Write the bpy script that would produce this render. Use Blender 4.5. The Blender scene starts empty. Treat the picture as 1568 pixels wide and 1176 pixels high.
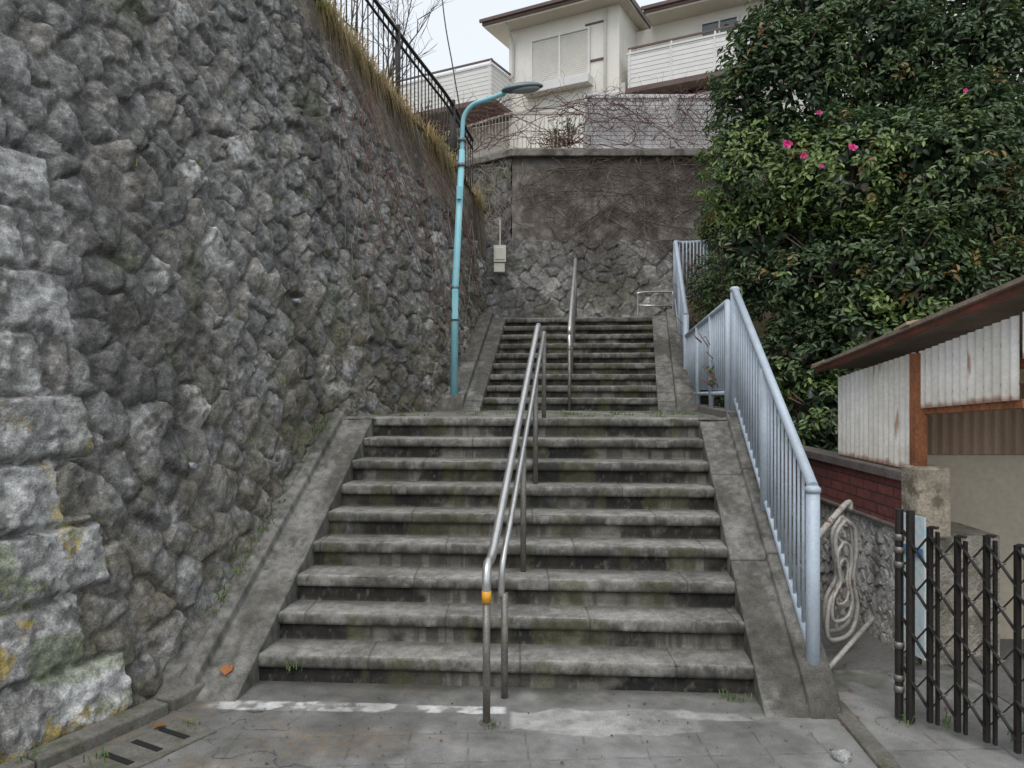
import bpy, math, random
import numpy as np
from mathutils import Vector, Matrix
random.seed(7); np.random.seed(7)
R = np.random.RandomState(11)
SC = bpy.context.scene
COL = SC.collection

# ---------------------------------------------------------------- noise
def h2(ix, iy, s):
    v = np.sin(ix*127.1 + iy*311.7 + s*74.7)*43758.5453
    return v - np.floor(v)
def vn(x, y, s=0):
    ix = np.floor(x); iy = np.floor(y); fx = x-ix; fy = y-iy
    fx = fx*fx*(3-2*fx); fy = fy*fy*(3-2*fy)
    a = h2(ix, iy, s); b = h2(ix+1, iy, s); c = h2(ix, iy+1, s); d = h2(ix+1, iy+1, s)
    return (a*(1-fx)+b*fx)*(1-fy)+(c*(1-fx)+d*fx)*fy
def fbm(x, y, s=0, o=4):
    t = 0; a = .5; n = 0
    for i in range(o):
        t = t + a*vn(x*2**i+i*17.3, y*2**i+i*9.1, s+i); n += a; a *= .55
    return t/n
def sst(a, b, x):
    t = np.clip((x-a)/(b-a), 0, 1); return t*t*(3-2*t)
def voro(u, v, cell, s, diamond=True):
    if diamond:
        a = (u+v*.92)/1.414/cell; b = (v*.92-u)/1.414/cell
    else:
        a = u/cell; b = v/cell
    ia = np.floor(a); ib = np.floor(b)
    F1 = np.full(u.shape, 9.); F2 = F1.copy()
    rid = np.zeros(u.shape); dx = np.zeros(u.shape); dy = np.zeros(u.shape); r2 = np.zeros(u.shape)
    for i in (-1, 0, 1):
        for j in (-1, 0, 1):
            ca = ia+i; cb = ib+j
            px = ca+.5+(h2(ca, cb, s)-.5)*.75; py = cb+.5+(h2(ca, cb, s+5)-.5)*.75
            ex = a-px; ey = b-py
            d = np.sqrt(ex*ex+ey*ey)
            m = d < F1
            F2 = np.where(m, F1, np.minimum(F2, d))
            rid = np.where(m, h2(ca, cb, s+9), rid); r2 = np.where(m, h2(ca, cb, s+19), r2)
            dx = np.where(m, ex, dx); dy = np.where(m, ey, dy)
            F1 = np.where(m, d, F1)
    return F1, F2, rid, r2, dx, dy

# ---------------------------------------------------------------- mesh helpers
def empty(name):
    e = bpy.data.objects.new(name, None); COL.objects.link(e); return e
def mesh_np(name, V, F, mat, col=None, smooth=True, parent=None):
    V = np.asarray(V, dtype=np.float32).reshape(-1, 3); F = np.asarray(F, dtype=np.int32)
    k = F.shape[1]
    me = bpy.data.meshes.new(name)
    me.vertices.add(len(V)); me.vertices.foreach_set("co", V.ravel())
    me.loops.add(F.size); me.loops.foreach_set("vertex_index", F.ravel())
    me.polygons.add(len(F)); me.polygons.foreach_set("loop_start", np.arange(0, F.size, k, dtype=np.int32))
    me.polygons.foreach_set("loop_total", np.full(len(F), k, dtype=np.int32))
    me.polygons.foreach_set("use_smooth", np.full(len(F), smooth))
    me.update(calc_edges=True); me.validate()
    if col is not None:
        c = np.ones((len(V), 4), dtype=np.float32); c[:, :3] = np.clip(np.asarray(col).reshape(-1, 3), 0, 1)
        a = me.color_attributes.new("Col", 'FLOAT_COLOR', 'POINT'); a.data.foreach_set("color", c.ravel())
    me.materials.append(mat)
    o = bpy.data.objects.new(name, me); COL.objects.link(o)
    if parent: o.parent = parent
    return o
def grid_faces(n, m, flip=False):
    i = np.arange(n-1)[:, None]; j = np.arange(m-1)[None, :]
    a = (i*m+j).ravel(); b = a+1; c = a+m+1; d = a+m
    return np.stack([a, d, c, b] if flip else [a, b, c, d], 1)
def grid(name, P, mat, col=None, flip=False, parent=None, smooth=True):
    n, m = P.shape[:2]
    return mesh_np(name, P, grid_faces(n, m, flip), mat, None if col is None else col, smooth, parent)
def mix3(c1, c2, f):
    return np.asarray(c1)*(1-f[..., None])+np.asarray(c2)*f[..., None]
def normals(P):
    a = np.gradient(P, axis=0); b = np.gradient(P, axis=1)
    n = np.cross(a, b); n /= (np.linalg.norm(n, axis=-1, keepdims=True)+1e-9); return n

class MB:
    def __init__(s): s.v = []; s.f = []
    def vec(s, o, a, b, c):
        o, a, b, c = map(Vector, (o, a, b, c)); k = len(s.v)
        for p in (o, o+a, o+a+b, o+b, o+c, o+a+c, o+a+b+c, o+b+c): s.v.append(tuple(p))
        det = a.cross(b).dot(c)
        fs = [(0, 3, 2, 1), (4, 5, 6, 7), (0, 1, 5, 4), (1, 2, 6, 5), (2, 3, 7, 6), (3, 0, 4, 7)]
        for f in fs:
            f = tuple(k+i for i in f); s.f.append(f if det > 0 else f[::-1])
        return s
    def box(s, x0, x1, y0, y1, z0, z1):
        return s.vec((x0, y0, z0), (x1-x0, 0, 0), (0, y1-y0, 0), (0, 0, z1-z0))
    def beam(s, p, q, w, h, up=(0, 0, 1)):
        p = Vector(p); q = Vector(q); d = q-p; u = Vector(up)
        a = d.cross(u)
        if a.length < 1e-6: a = d.cross(Vector((1, 0, 0)))
        a.normalize(); b = a.cross(d).normalized()
        return s.vec(p-a*w/2-b*h/2, d, a*w, b*h)
    def tube(s, pts, r, n=10):
        pts = [Vector(p) for p in pts]; N = len(pts)
        rs = r if isinstance(r, (list, tuple)) else [r]*N
        k = len(s.v); ref = None
        for i, p in enumerate(pts):
            d = (pts[min(i+1, N-1)]-pts[max(i-1, 0)]).normalized()
            if ref is None:
                ref = d.orthogonal().normalized()
            ref = (ref-d*ref.dot(d)).normalized(); bb = d.cross(ref)
            for j in range(n):
                a = 2*math.pi*j/n
                s.v.append(tuple(p+(ref*math.cos(a)+bb*math.sin(a))*rs[i]))
        for i in range(N-1):
            for j in range(n):
                j2 = (j+1) % n
                s.f.append((k+i*n+j, k+i*n+j2, k+(i+1)*n+j2, k+(i+1)*n+j))
        s.f.append(tuple(k+j for j in range(n))[::-1]); s.f.append(tuple(k+(N-1)*n+j for j in range(n)))
        return s
    def poly(s, pts):
        k = len(s.v); s.v += [tuple(p) for p in pts]; s.f.append(tuple(range(k, k+len(pts)))); return s
    def done(s, name, mat, parent=None, bevel=0, smooth=False):
        me = bpy.data.meshes.new(name); me.from_pydata(s.v, [], s.f); me.update()
        me.materials.append(mat)
        if smooth:
            for p in me.polygons: p.use_smooth = len(p.vertices) == 4
        o = bpy.data.objects.new(name, me); COL.objects.link(o)
        if parent: o.parent = parent
        if bevel:
            b = o.modifiers.new("bev", 'BEVEL'); b.width = bevel; b.segments = 2; b.limit_method = 'ANGLE'
        return o
def bez(pts, n=8):
    """catmull-rom"""
    P = [Vector(p) for p in pts]; P = [P[0]*2-P[1]]+P+[P[-1]*2-P[-2]]; out = []
    for i in range(1, len(P)-2):
        for k in range(n):
            t = k/n
            out.append(.5*((2*P[i])+(-P[i-1]+P[i+1])*t+(2*P[i-1]-5*P[i]+4*P[i+1]-P[i+2])*t*t+(-P[i-1]+3*P[i]-3*P[i+1]+P[i+2])*t**3))
    out.append(P[-2]); return out

# ---------------------------------------------------------------- materials
def base_mat(name):
    m = bpy.data.materials.new(name); m.use_nodes = True
    nt = m.node_tree; b = nt.nodes["Principled BSDF"]; return m, nt, b
def noise_node(nt, vec, scale, detail=4, rough=.6):
    n = nt.nodes.new("ShaderNodeTexNoise"); n.inputs["Scale"].default_value = scale
    n.inputs["Detail"].default_value = detail; n.inputs["Roughness"].default_value = rough
    nt.links.new(vec, n.inputs["Vector"]); return n
def rampn(nt, fac, stops):
    r = nt.nodes.new("ShaderNodeValToRGB"); e = r.color_ramp.elements
    while len(e) < len(stops): e.new(.5)
    for i, (p, c) in enumerate(stops):
        e[i].position = p; e[i].color = (*c, 1) if len(c) == 3 else c
    nt.links.new(fac, r.inputs[0]); return r
def mixn(nt, a, b, fac, mode='MIX'):
    m = nt.nodes.new("ShaderNodeMix"); m.data_type = 'RGBA'; m.blend_type = mode
    for s, v in ((m.inputs[6], a), (m.inputs[7], b), (m.inputs[0], fac)):
        if hasattr(v, "links"): nt.links.new(v, s)
        elif isinstance(v, (int, float)): s.default_value = v
        else: s.default_value = (*v, 1)
    return m.outputs[2]
def mat_proc(name, color=None, rough=.85, metal=0, var=.35, scales=(6, 45), bump=.4, bscale=60, bdist=.004, second=None, sfac=(.5, .65), sscale=3, spec=.5, streak=False, gain=1.0):
    """procedural surface; color None -> vertex colour attribute"""
    m, nt, b = base_mat(name)
    tc = nt.nodes.new("ShaderNodeTexCoord"); vec = tc.outputs["Object"]
    if color is None:
        a = nt.nodes.new("ShaderNodeAttribute"); a.attribute_name = "Col"; c = a.outputs["Color"]
    else:
        rgb = nt.nodes.new("ShaderNodeRGB"); rgb.outputs[0].default_value = (*color, 1); c = rgb.outputs[0]
    for i, s in enumerate(scales):
        n = noise_node(nt, vec, s, 4, .65); g = gain if i == 0 else 1
        r = rampn(nt, n.outputs[0], [(.25, ((1-var)*g/2,)*3), (.75, ((1+var)*g/2,)*3)])
        c = mixn(nt, c, r.outputs[0], 1.0, 'MULTIPLY')
        c = mixn(nt, c, (2, 2, 2), 1.0, 'MULTIPLY')
    if second is not None:
        v2 = vec
        if streak:
            mp = nt.nodes.new("ShaderNodeMapping"); mp.inputs["Scale"].default_value = (1, 1, .12)
            nt.links.new(vec, mp.inputs[0]); v2 = mp.outputs[0]
        n = noise_node(nt, v2, sscale, 6, .7)
        r = rampn(nt, n.outputs[0], [(sfac[0], (0, 0, 0)), (sfac[1], (1, 1, 1))])
        c = mixn(nt, c, second, r.outputs[0])
    nt.links.new(c, b.inputs["Base Color"])
    b.inputs["Roughness"].default_value = rough; b.inputs["Metallic"].default_value = metal
    b.inputs["Specular IOR Level"].default_value = spec
    if bump:
        n = noise_node(nt, vec, bscale, 3, .7); bp = nt.nodes.new("ShaderNodeBump")
        bp.inputs["Strength"].default_value = bump; bp.inputs["Distance"].default_value = bdist
        nt.links.new(n.outputs[0], bp.inputs["Height"]); nt.links.new(bp.outputs[0], b.inputs["Normal"])
    return m
M_rock = mat_proc("rock_masonry", None, .9, var=.5, scales=(18, 95), bump=.9, bscale=38, bdist=.012, spec=.25, gain=1.5)
M_conc = mat_proc("weathered_concrete", None, .92, var=.36, scales=(9, 110), bump=.7, bscale=150, bdist=.004, spec=.2, gain=1.3)
M_pave = mat_proc("pavement", None, .9, var=.34, scales=(5, 150), bump=.7, bscale=200, bdist=.003, spec=.25, gain=1.2)
M_ground = mat_proc("ground", (.13, .127, .12), .95, var=.3, scales=(.6, 30, 160), bump=.5)
M_earth = mat_proc("earth", (.10, .085, .06), .95, var=.4, scales=(1.5, 20), bump=.6, bdist=.02)
M_steel = mat_proc("stainless_steel", (.62, .61, .60), .36, .8, var=.15, scales=(12, 80), bump=.1)
M_steel2 = mat_proc("dull_steel_post", (.22, .205, .185), .5, .55, var=.3, scales=(12, 60), bump=.15)
M_rail = mat_proc("pale_blue_paint", (.45, .52, .60), .5, .05, var=.14, scales=(5, 70), bump=.15, second=(.26, .22, .19), sfac=(.68, .74), sscale=9)
M_turq = mat_proc("turquoise_paint", (.26, .60, .68), .45, 0, var=.10, scales=(4, 60), bump=.1, second=(.42, .58, .60), sfac=(.5, .7), sscale=8)
M_black = mat_proc("black_iron", (.028, .025, .023), .5, .3, var=.3, scales=(10, 70), bump=.3, second=(.10, .05, .03), sfac=(.64, .74), sscale=14)
M_rust = mat_proc("rust", (.30, .12, .055), .9, .1, var=.45, scales=(8, 60), bump=.6)
M_rustr = mat_proc("red_rusty_paint", (.28, .085, .06), .7, .1, var=.4, scales=(8, 60), bump=.5, second=(.15, .09, .055), sfac=(.47, .58), sscale=10)
M_white = mat_proc("house_render", (.80, .78, .71), .8, var=.05, scales=(1.5, 20), bump=.15, second=(.62, .60, .54), sfac=(.56, .8), sscale=1.1, streak=True)
M_side = mat_proc("house_render_grey", (.55, .53, .49), .85, var=.08, scales=(1.5, 20), bump=.15)
M_eave = mat_proc("soffit", (.58, .54, .45), .8, var=.08, scales=(2, 20), bump=.1)
M_roof = mat_proc("roof_edge", (.13, .085, .075), .6, var=.2, scales=(2, 20), bump=.1)
M_alu = mat_proc("white_aluminium", (.68, .68, .66), .45, var=.08, scales=(3, 20), bump=.05)
M_glass = mat_proc("window_glass", (.05, .07, .08), .08, 0, var=.2, scales=(1, 3), bump=0, spec=.9)
M_beige = mat_proc("beige_wall", (.50, .44, .34), .9, var=.12, scales=(2, 25), bump=.25, second=(.32, .28, .22), sfac=(.55, .75), sscale=2.5)
M_corr = mat_proc("pale_corrugated", None, .6, 0, var=.1, scales=(5, 40), bump=.2)
M_dark = mat_proc("dark_void", (.012, .012, .012), 1, var=.1, bump=0)
M_vine = mat_proc("dead_vine", (.115, .085, .07), .9, var=.4, scales=(5, 40), bump=.2)
M_viner = mat_proc("dead_vine_reddish", (.16, .085, .07), .9, var=.4, scales=(5, 40), bump=.2)
M_vinel = mat_proc("dead_vine_pale", (.30, .25, .21), .9, var=.4, scales=(5, 40), bump=.2)
M_bark = mat_proc("bark", (.12, .09, .07), .95, var=.4, scales=(6, 40), bump=.8, bdist=.01)
M_yel = mat_proc("yellow_reflector", (.75, .36, .03), .4, var=.1, bump=0)
M_lamp = mat_proc("lamp_grey", (.16, .20, .22), .4, .3, var=.15, bump=.1)
M_box = mat_proc("meter_box_plastic", (.66, .64, .56), .6, var=.1, bump=.1)
M_sign = mat_proc("sign_blue", (.42, .66, .74), .5, var=.08, bump=0, second=(.7, .72, .72), sfac=(.45, .5), sscale=22)
M_pink = mat_proc("camellia_petal", (.68, .06, .26), .6, var=.3, scales=(20, 60), bump=0)
def siding_mat(name, c, step, dark=.62):
    m, nt, b = base_mat(name)
    tc = nt.nodes.new("ShaderNodeTexCoord"); sp = nt.nodes.new("ShaderNodeSeparateXYZ"); nt.links.new(tc.outputs["Object"], sp.inputs[0])
    mo = nt.nodes.new("ShaderNodeMath"); mo.operation = 'MODULO'; mo.inputs[1].default_value = step; nt.links.new(sp.outputs[2], mo.inputs[0])
    dv = nt.nodes.new("ShaderNodeMath"); dv.operation = 'DIVIDE'; dv.inputs[1].default_value = step; nt.links.new(mo.outputs[0], dv.inputs[0])
    r = rampn(nt, dv.outputs[0], [(0, (.0,)*3), (.12, (1,)*3), (.9, (.9,)*3)])
    n = noise_node(nt, tc.outputs["Object"], 3); r2 = rampn(nt, n.outputs[0], [(.3, (.88,)*3), (.7, (1.0,)*3)])
    cc = mixn(nt, tuple(x*dark for x in c), c, r.outputs[0]); cc = mixn(nt, cc, r2.outputs[0], 1., 'MULTIPLY')
    nt.links.new(cc, b.inputs["Base Color"]); b.inputs["Roughness"].default_value = .6
    bp = nt.nodes.new("ShaderNodeBump"); bp.inputs["Distance"].default_value = .01; nt.links.new(r.outputs[0], bp.inputs["Height"]); nt.links.new(bp.outputs[0], b.inputs["Normal"])
    return m
M_siding = siding_mat("white_siding", (.80, .79, .76), .11)
M_shutter = siding_mat("roller_shutter", (.66, .64, .58), .05)
M_panel = siding_mat("slatted_panel", (.80, .78, .79), .075, .62)
def leaf_mat(name, rough=.36):
    m, nt, b = base_mat(name)
    a = nt.nodes.new("ShaderNodeAttribute"); a.attribute_name = "Col"
    nt.links.new(a.outputs["Color"], b.inputs["Base Color"]); b.inputs["Roughness"].default_value = rough
    tr = nt.nodes.new("ShaderNodeBsdfTranslucent"); nt.links.new(a.outputs["Color"], tr.inputs[0])
    ms = nt.nodes.new("ShaderNodeMixShader"); ms.inputs[0].default_value = .25
    nt.links.new(b.outputs[0], ms.inputs[1]); nt.links.new(tr.outputs[0], ms.inputs[2])
    nt.links.new(ms.outputs[0], nt.nodes["Material Output"].inputs[0]); return m
M_leaf = leaf_mat("leaf"); M_grass = leaf_mat("grass_blade", .7)
def brick_mat():
    m, nt, b = base_mat("red_brick")
    tc = nt.nodes.new("ShaderNodeTexCoord")
    sp = nt.nodes.new("ShaderNodeSeparateXYZ"); cb = nt.nodes.new("ShaderNodeCombineXYZ")
    nt.links.new(tc.outputs["Object"], sp.inputs[0]); nt.links.new(sp.outputs[1], cb.inputs[0]); nt.links.new(sp.outputs[2], cb.inputs[1])
    br = nt.nodes.new("ShaderNodeTexBrick"); nt.links.new(cb.outputs[0], br.inputs[0])
    br.inputs["Color1"].default_value = (.27, .085, .07, 1); br.inputs["Color2"].default_value = (.20, .065, .055, 1); br.inputs["Mortar"].default_value = (.06, .045, .045, 1)
    br.inputs["Scale"].default_value = 1; br.inputs["Brick Width"].default_value = .22; br.inputs["Row Height"].default_value = .075; br.inputs["Mortar Size"].default_value = .006
    n = noise_node(nt, tc.outputs["Object"], 20); r2 = rampn(nt, n.outputs[0], [(.3, (.6,)*3), (.7, (1.,)*3)])
    nt.links.new(mixn(nt, br.outputs[0], r2.outputs[0], 1., 'MULTIPLY'), b.inputs["Base Color"]); b.inputs["Roughness"].default_value = .75
    bp = nt.nodes.new("ShaderNodeBump"); bp.inputs["Distance"].default_value = .006; bp.invert = True
    nt.links.new(br.outputs[1], bp.inputs["Height"]); nt.links.new(bp.outputs[0], b.inputs["Normal"]); return m
M_brick = brick_mat()

# ---------------------------------------------------------------- ground
MB().box(-300, 300, -300, 300, -.5, 0).done("ground", M_ground)
def pave():
    xs = np.arange(-3.2, 3.6, .010); ys = np.arange(1.9, 4.75, .010)
    X, Y = np.meshgrid(xs, ys, indexing='ij')
    n = fbm(X*1.3, Y*1.3, 3); n2 = fbm(X*9, Y*9, 4); n3 = fbm(X*30, Y*30, 8, 3)
    c = mix3((.135, .133, .127), (.215, .212, .205), sst(.3, .7, n*.6+n2*.4))
    jx = np.abs(((X+.06*Y)/.3) % 1-.5); jy = np.abs(((Y-.05*X)/.3) % 1-.5)
    jm = np.maximum(sst(.482, .492, jx), sst(.482, .492, jy))*sst(.35, .6, n2+.1)*(Y < 3.95)
    c = mix3(c, (.07, .07, .06), jm*.6)
    br = sst(.55, .72, fbm(X*2+5, Y*2.6, 21))*sst(0, -1.2, X)*.6
    c = mix3(c, (.22, .16, .10), br*sst(.35, .6, n3))
    cr = np.abs(fbm(X*.9+3, Y*.9, 31, 5)-.5); cm = sst(.0035, .001, cr)*sst(.45, .6, fbm(X*.8, Y*.8, 32)); c = mix3(c, (.04, .038, .035), cm*.8)
    w = fbm(X*14, Y*14, 41, 5); e = fbm(X*3, Y*3, 43); e2 = fbm(X*9, Y*9, 45)
    c0 = Y-(4.16-.045*X)
    paint = sst(.052, .042, np.abs(c0)+(e-.5)*.05+(e2-.5)*.03)*sst(-1.78, -1.74, X)*sst(.0, -.04, X+.02)
    # newer cement patch at the right of the post
    patch = sst(.13, .12, np.abs(Y-4.04+.02*X)+(e-.5)*.20+(e2-.5)*.05)*sst(-.02, .01, X)*sst(1.02, .98, X+(e-.5)*.25)
    paint = np.maximum(paint, .5*sst(.05, .04, np.abs(Y-4.18+.09*X)+(e-.5)*.05)*sst(.8, .95, X)*sst(1.45, 1.3, X))
    wear = sst(.60, .44, w*.6+fbm(X*5, Y*9, 44)*.4)
    c = mix3(c, (.34, .335, .325), patch*(.45+.45*wear))
    c = mix3(c, (.56, .56, .55), paint*(.12+.8*wear))
    moss = sst(.6, .7, fbm(X*4, Y*4, 77))*sst(4.15, 4.4, Y)
    c = mix3(c, (.07, .075, .045), moss*.5)
    c = mix3(c, (.06, .058, .05), sst(.46, .66, fbm(X*1.7, Y*1.7, 78, 5))*.4)
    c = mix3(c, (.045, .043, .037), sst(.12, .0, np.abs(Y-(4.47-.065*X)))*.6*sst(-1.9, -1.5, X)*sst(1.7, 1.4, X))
    Z = .006+.004*(n-.5)-.003*jm-.004*cm+.002*patch
    grid("pavement", np.stack([X, Y, Z], -1), M_pave, c, flip=True)
pave()

# ---------------------------------------------------------------- left masonry wall
ST = [((-3.1, 1.9, 0), (-4.9, 2.3, 7.6)), ((-2.42, 3.6, 0), (-4.0, 4.1, 7.3)), ((-2.02, 4.6, .1), (-3.45, 5.3, 7.0)),
      ((-1.76, 6.9, 1.6), (-2.6, 7.3, 6.4)), ((-1.25, 8.0, 1.6), (-2.15, 8.0, 6.0)), ((-.80, 8.9, 1.7), (-1.72, 8.75, 5.55)),
      ((-.64, 10, 2.1), (-1.27, 10, 5.27)), ((-.50, 11.2, 2.8), (-.84, 11, 5.0)), ((-.44, 12.45, 2.8), (-.48, 12.5, 4.7))]
F = np.array([s[0] for s in ST], float); T = np.array([s[1] for s in ST], float)
du = np.sqrt(((F[1:, :2]-F[:-1, :2])**2).sum(1)); U = np.concatenate([[0], np.cumsum(du)])
def station(u):
    def ip(A):
        uu = np.linspace(-1, U[-1]+1, 1400); out = []
        for k in range(3):
            y = np.interp(uu, U, A[:, k]); lo = uu < 0; hi = uu > U[-1]
            y[lo] = A[0, k]+(A[1, k]-A[0, k])/du[0]*uu[lo]; y[hi] = A[-1, k]+(A[-1, k]-A[-2, k])/du[-1]*(uu[hi]-U[-1])
            w = 61; y = np.convolve(np.pad(y, w//2, mode='edge'), np.ones(w)/w, 'valid')
            out.append(np.interp(u, uu, y))
        return np.stack(out, -1)
    return ip(F), ip(T)
NU = 880
def left_wall():
    n = NU; m = 520
    u = np.linspace(0, U[-1], n); f, t = station(u)
    z0 = f[:, 2]-.5
    w = np.linspace(0, 1, m)
    Z = z0[:, None]+(t[:, 2]-z0)[:, None]*w[None]
    k = (Z-f[:, 2:3])/(t[:, 2:3]-f[:, 2:3])
    P = f[:, None, :]+(t-f)[:, None, :]*k[..., None]
    Uu = np.repeat(u[:, None], m, 1)
    N = normals(P)
    if N[n//2, m//2, 0] < 0: N = -N
    wx = Uu+.06*(fbm(Uu*4, Z*4, 1)-.5)+.025*(fbm(Uu*15, Z*15, 71)-.5); wz = Z+.06*(fbm(Uu*4, Z*4, 2)-.5)+.025*(fbm(Uu*15, Z*15, 72)-.5)
    F1, F2, rid, r2, dx, dy = voro(wx, wz, .235, 3)
    G1, G2, g1, g2, gx, gy = voro(wx*1.1+3, wz*.9, .115, 23)
    e = F2-F1
    jn = fbm(Uu*11, Z*11, 6)
    face = sst(.0, .15, e+(jn-.45)*.12)
    rough = fbm(Uu*9, Z*9, 12, 5)-.5
    ch = fbm(Uu*26, Z*26, 13, 3)-.5
    rdg = .5-np.abs(fbm(Uu*7, Z*7, 14, 4)-.5)*2
    tilt = (dx*(rid-.5)+dy*(r2-.5)-dy*.12)*.15
    facet = (gx*(g1-.5)+gy*(g2-.5))*.05+(g2-.5)*.008
    D = face*(.016+.045*np.minimum(e, .6)+.020*(r2-.5)+tilt+facet)+rough*.036+ch*.016*(.4+.6*face)+rdg*.016*face
    base = .085+.095*r2*rid+.03*g1*face
    c = np.stack([base*1.0, base*.985, base*.955], -1)
    warm = sst(.55, .9, rid); c = mix3(c, (.145, .13, .108), warm*.5)
    pale = (rid > .975)*1.; c = mix3(c, (.34, .34, .33), pale*sst(.4, .55, fbm(Uu*16, Z*16, 5)))
    c = mix3(c, (.092, .086, .075), (1-face)*.75)
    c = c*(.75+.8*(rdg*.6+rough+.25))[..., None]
    li = sst(.53, .68, fbm(Uu*2.4, Z*2.4, 33, 6)*.55+fbm(Uu*26, Z*26, 34)*.45); c = mix3(c, (.25, .245, .238), li*.5)
    fx = sst(.64, .72, fbm(Uu*34, Z*34, 39, 3)); c = mix3(c, (.30, .30, .29), fx*.45)
    dk = sst(.46, .64, fbm(Uu*2.2, Z*.45, 35, 5)); c = mix3(c, (.042, .040, .038), dk*.6)
    dk2 = sst(.5, .62, fbm(Uu*12, Z*8, 36, 4)); c = mix3(c, (.038, .037, .035), dk2*.35)
    hz = Z-f[:, 2:3]
    ms = sst(1.8, .2, hz+1.2*(fbm(Uu*1.5, Z*1.5, 36)-.5))*sst(.35, .6, fbm(Uu*5, Z*5, 37)); c = mix3(c, (.080, .070, .044), ms*.6)
    gr = sst(.60, .72, fbm(Uu*2.5, Z*1.5, 38)); c = mix3(c, (.075, .085, .045), gr*.4)
    bw = .30+.55*sst(5.5, 7.5, Uu)+.12*(fbm(Uu*2, Z*0, 50)-.5)
    bd = sst(-.05, .05, Z-(t[:, 2:3]-bw))
    D = D*(1-bd)+bd*(.02+rough*.03)
    cb = mix3((.145, .125, .102), (.070, .060, .050), sst(.35, .65, fbm(Uu*3, Z*.8, 51))); c = mix3(c, cb, bd)
    ub = U[1]+.60*du[1]
    ch_ = .36; row = np.floor((Z+.02)/ch_); fr = (Z+.02)/ch_-row
    edge = ub+np.where(row % 2 == 0, .0, -.20)+.05*(h2(row, row*0, 5)-.5)
    q = sst(.012, -.012, Uu-edge+(fbm(Uu*14, Z*14, 60)-.5)*.05)
    bl = np.where(row % 2 == 0, .72, .48); bx = (edge-Uu)/bl; bi = np.floor(bx); bfx = bx-bi
    eb = np.minimum(np.minimum(bfx, 1-bfx)*bl, np.minimum(fr, 1-fr)*ch_)+(fbm(Uu*12, Z*12, 61)-.5)*.035
    bf = sst(-.002, .035, eb)
    DQ = bf*(.045+.03*(h2(row, bi, 7)-.5)+.10*np.minimum(eb, .12))+(fbm(Uu*6, Z*6, 62, 5)-.5)*.10*bf+(fbm(Uu*24, Z*24, 63, 3)-.5)*.035+facet*.6*bf+rdg*.03*bf
    v = .15+.13*h2(row, bi, 8)
    cq = np.stack([v, v*.99, v*.965], -1)*(.45+1.1*fbm(Uu*14, Z*14, 64))[..., None]
    cq = mix3(cq, (.05, .048, .044), (1-bf)*.8)
    cq = mix3(cq, (.07, .066, .06), sst(.44, .60, fbm(Uu*3.5, Z*3.5, 69, 5))*.7)
    cq = mix3(cq, (.34, .34, .33), sst(.56, .66, fbm(Uu*18, Z*18, 68, 4))*.55)
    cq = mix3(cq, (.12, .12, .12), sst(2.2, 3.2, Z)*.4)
    ly = sst(.55, .62, fbm(Uu*4, Z*4, 65, 5))*sst(1.9, 1.2, Z)*sst(.5, .56, fbm(Uu*25, Z*25, 66)); cq = mix3(cq, (.26, .19, .04), ly*.7)
    lo = sst(.60, .64, fbm(Uu*5+9, Z*5, 67, 5))*sst(2.0, .8, Z); cq = mix3(cq, (.10, .12, .05), lo*.5)
    q3 = q[..., None]
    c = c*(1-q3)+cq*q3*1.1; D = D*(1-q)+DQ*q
    P = P+N*D[..., None]
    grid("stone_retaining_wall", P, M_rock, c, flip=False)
    return u, f, t
u_, f_, t_ = left_wall()

def left_terrain():
    u = np.linspace(0, U[-1], 60); _, t = station(u)
    ks = np.array([-.06, .12, .5, 1.5, 4, 10, 30]); P = np.zeros((60, len(ks), 3))
    for j, k in enumerate(ks):
        P[:, j] = t+np.array([-k*.9, k*.55, 0.03+.01*k]); P[:, j, 2] += (R.rand(60)-.5)*.03
    c = np.full(P.shape, .1)*np.array([1., .8, .5])
    grid("bank_terrain", P, M_conc, c, flip=True)
left_terrain()
def top_fence():
    u = np.linspace(3.2, U[-1]-.25, 60); _, t = station(u)
    e = empty("iron_fence")
    off = np.array([-.10, .03, 0])
    m = MB(); p = [Vector(a+off+np.array([0, 0, 1.12])) for a in t]; m.tube(p, .026, 6)
    m.tube([Vector(a+off+np.array([0, 0, .16])) for a in t], .018, 6)
    m.tube([Vector(a+off+np.array([0, 0, .98])) for a in t], .018, 6)
    m.done("rails", M_black, e, smooth=True)
    b = MB(); ub = np.arange(3.2, U[-1]-.25, .105); _, tb = station(ub)
    for i, a in enumerate(tb):
        a = a+off
        if i % 16 == 0: b.tube([a+np.array([0, 0, -.1]), a+np.array([0, 0, 1.2])], .035, 8)
        else: b.tube([a+np.array([0, 0, .12]), a+np.array([0, 0, 1.10])], .0095, 5)
    b.done("bars", M_black, e, smooth=True)
top_fence()

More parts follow.
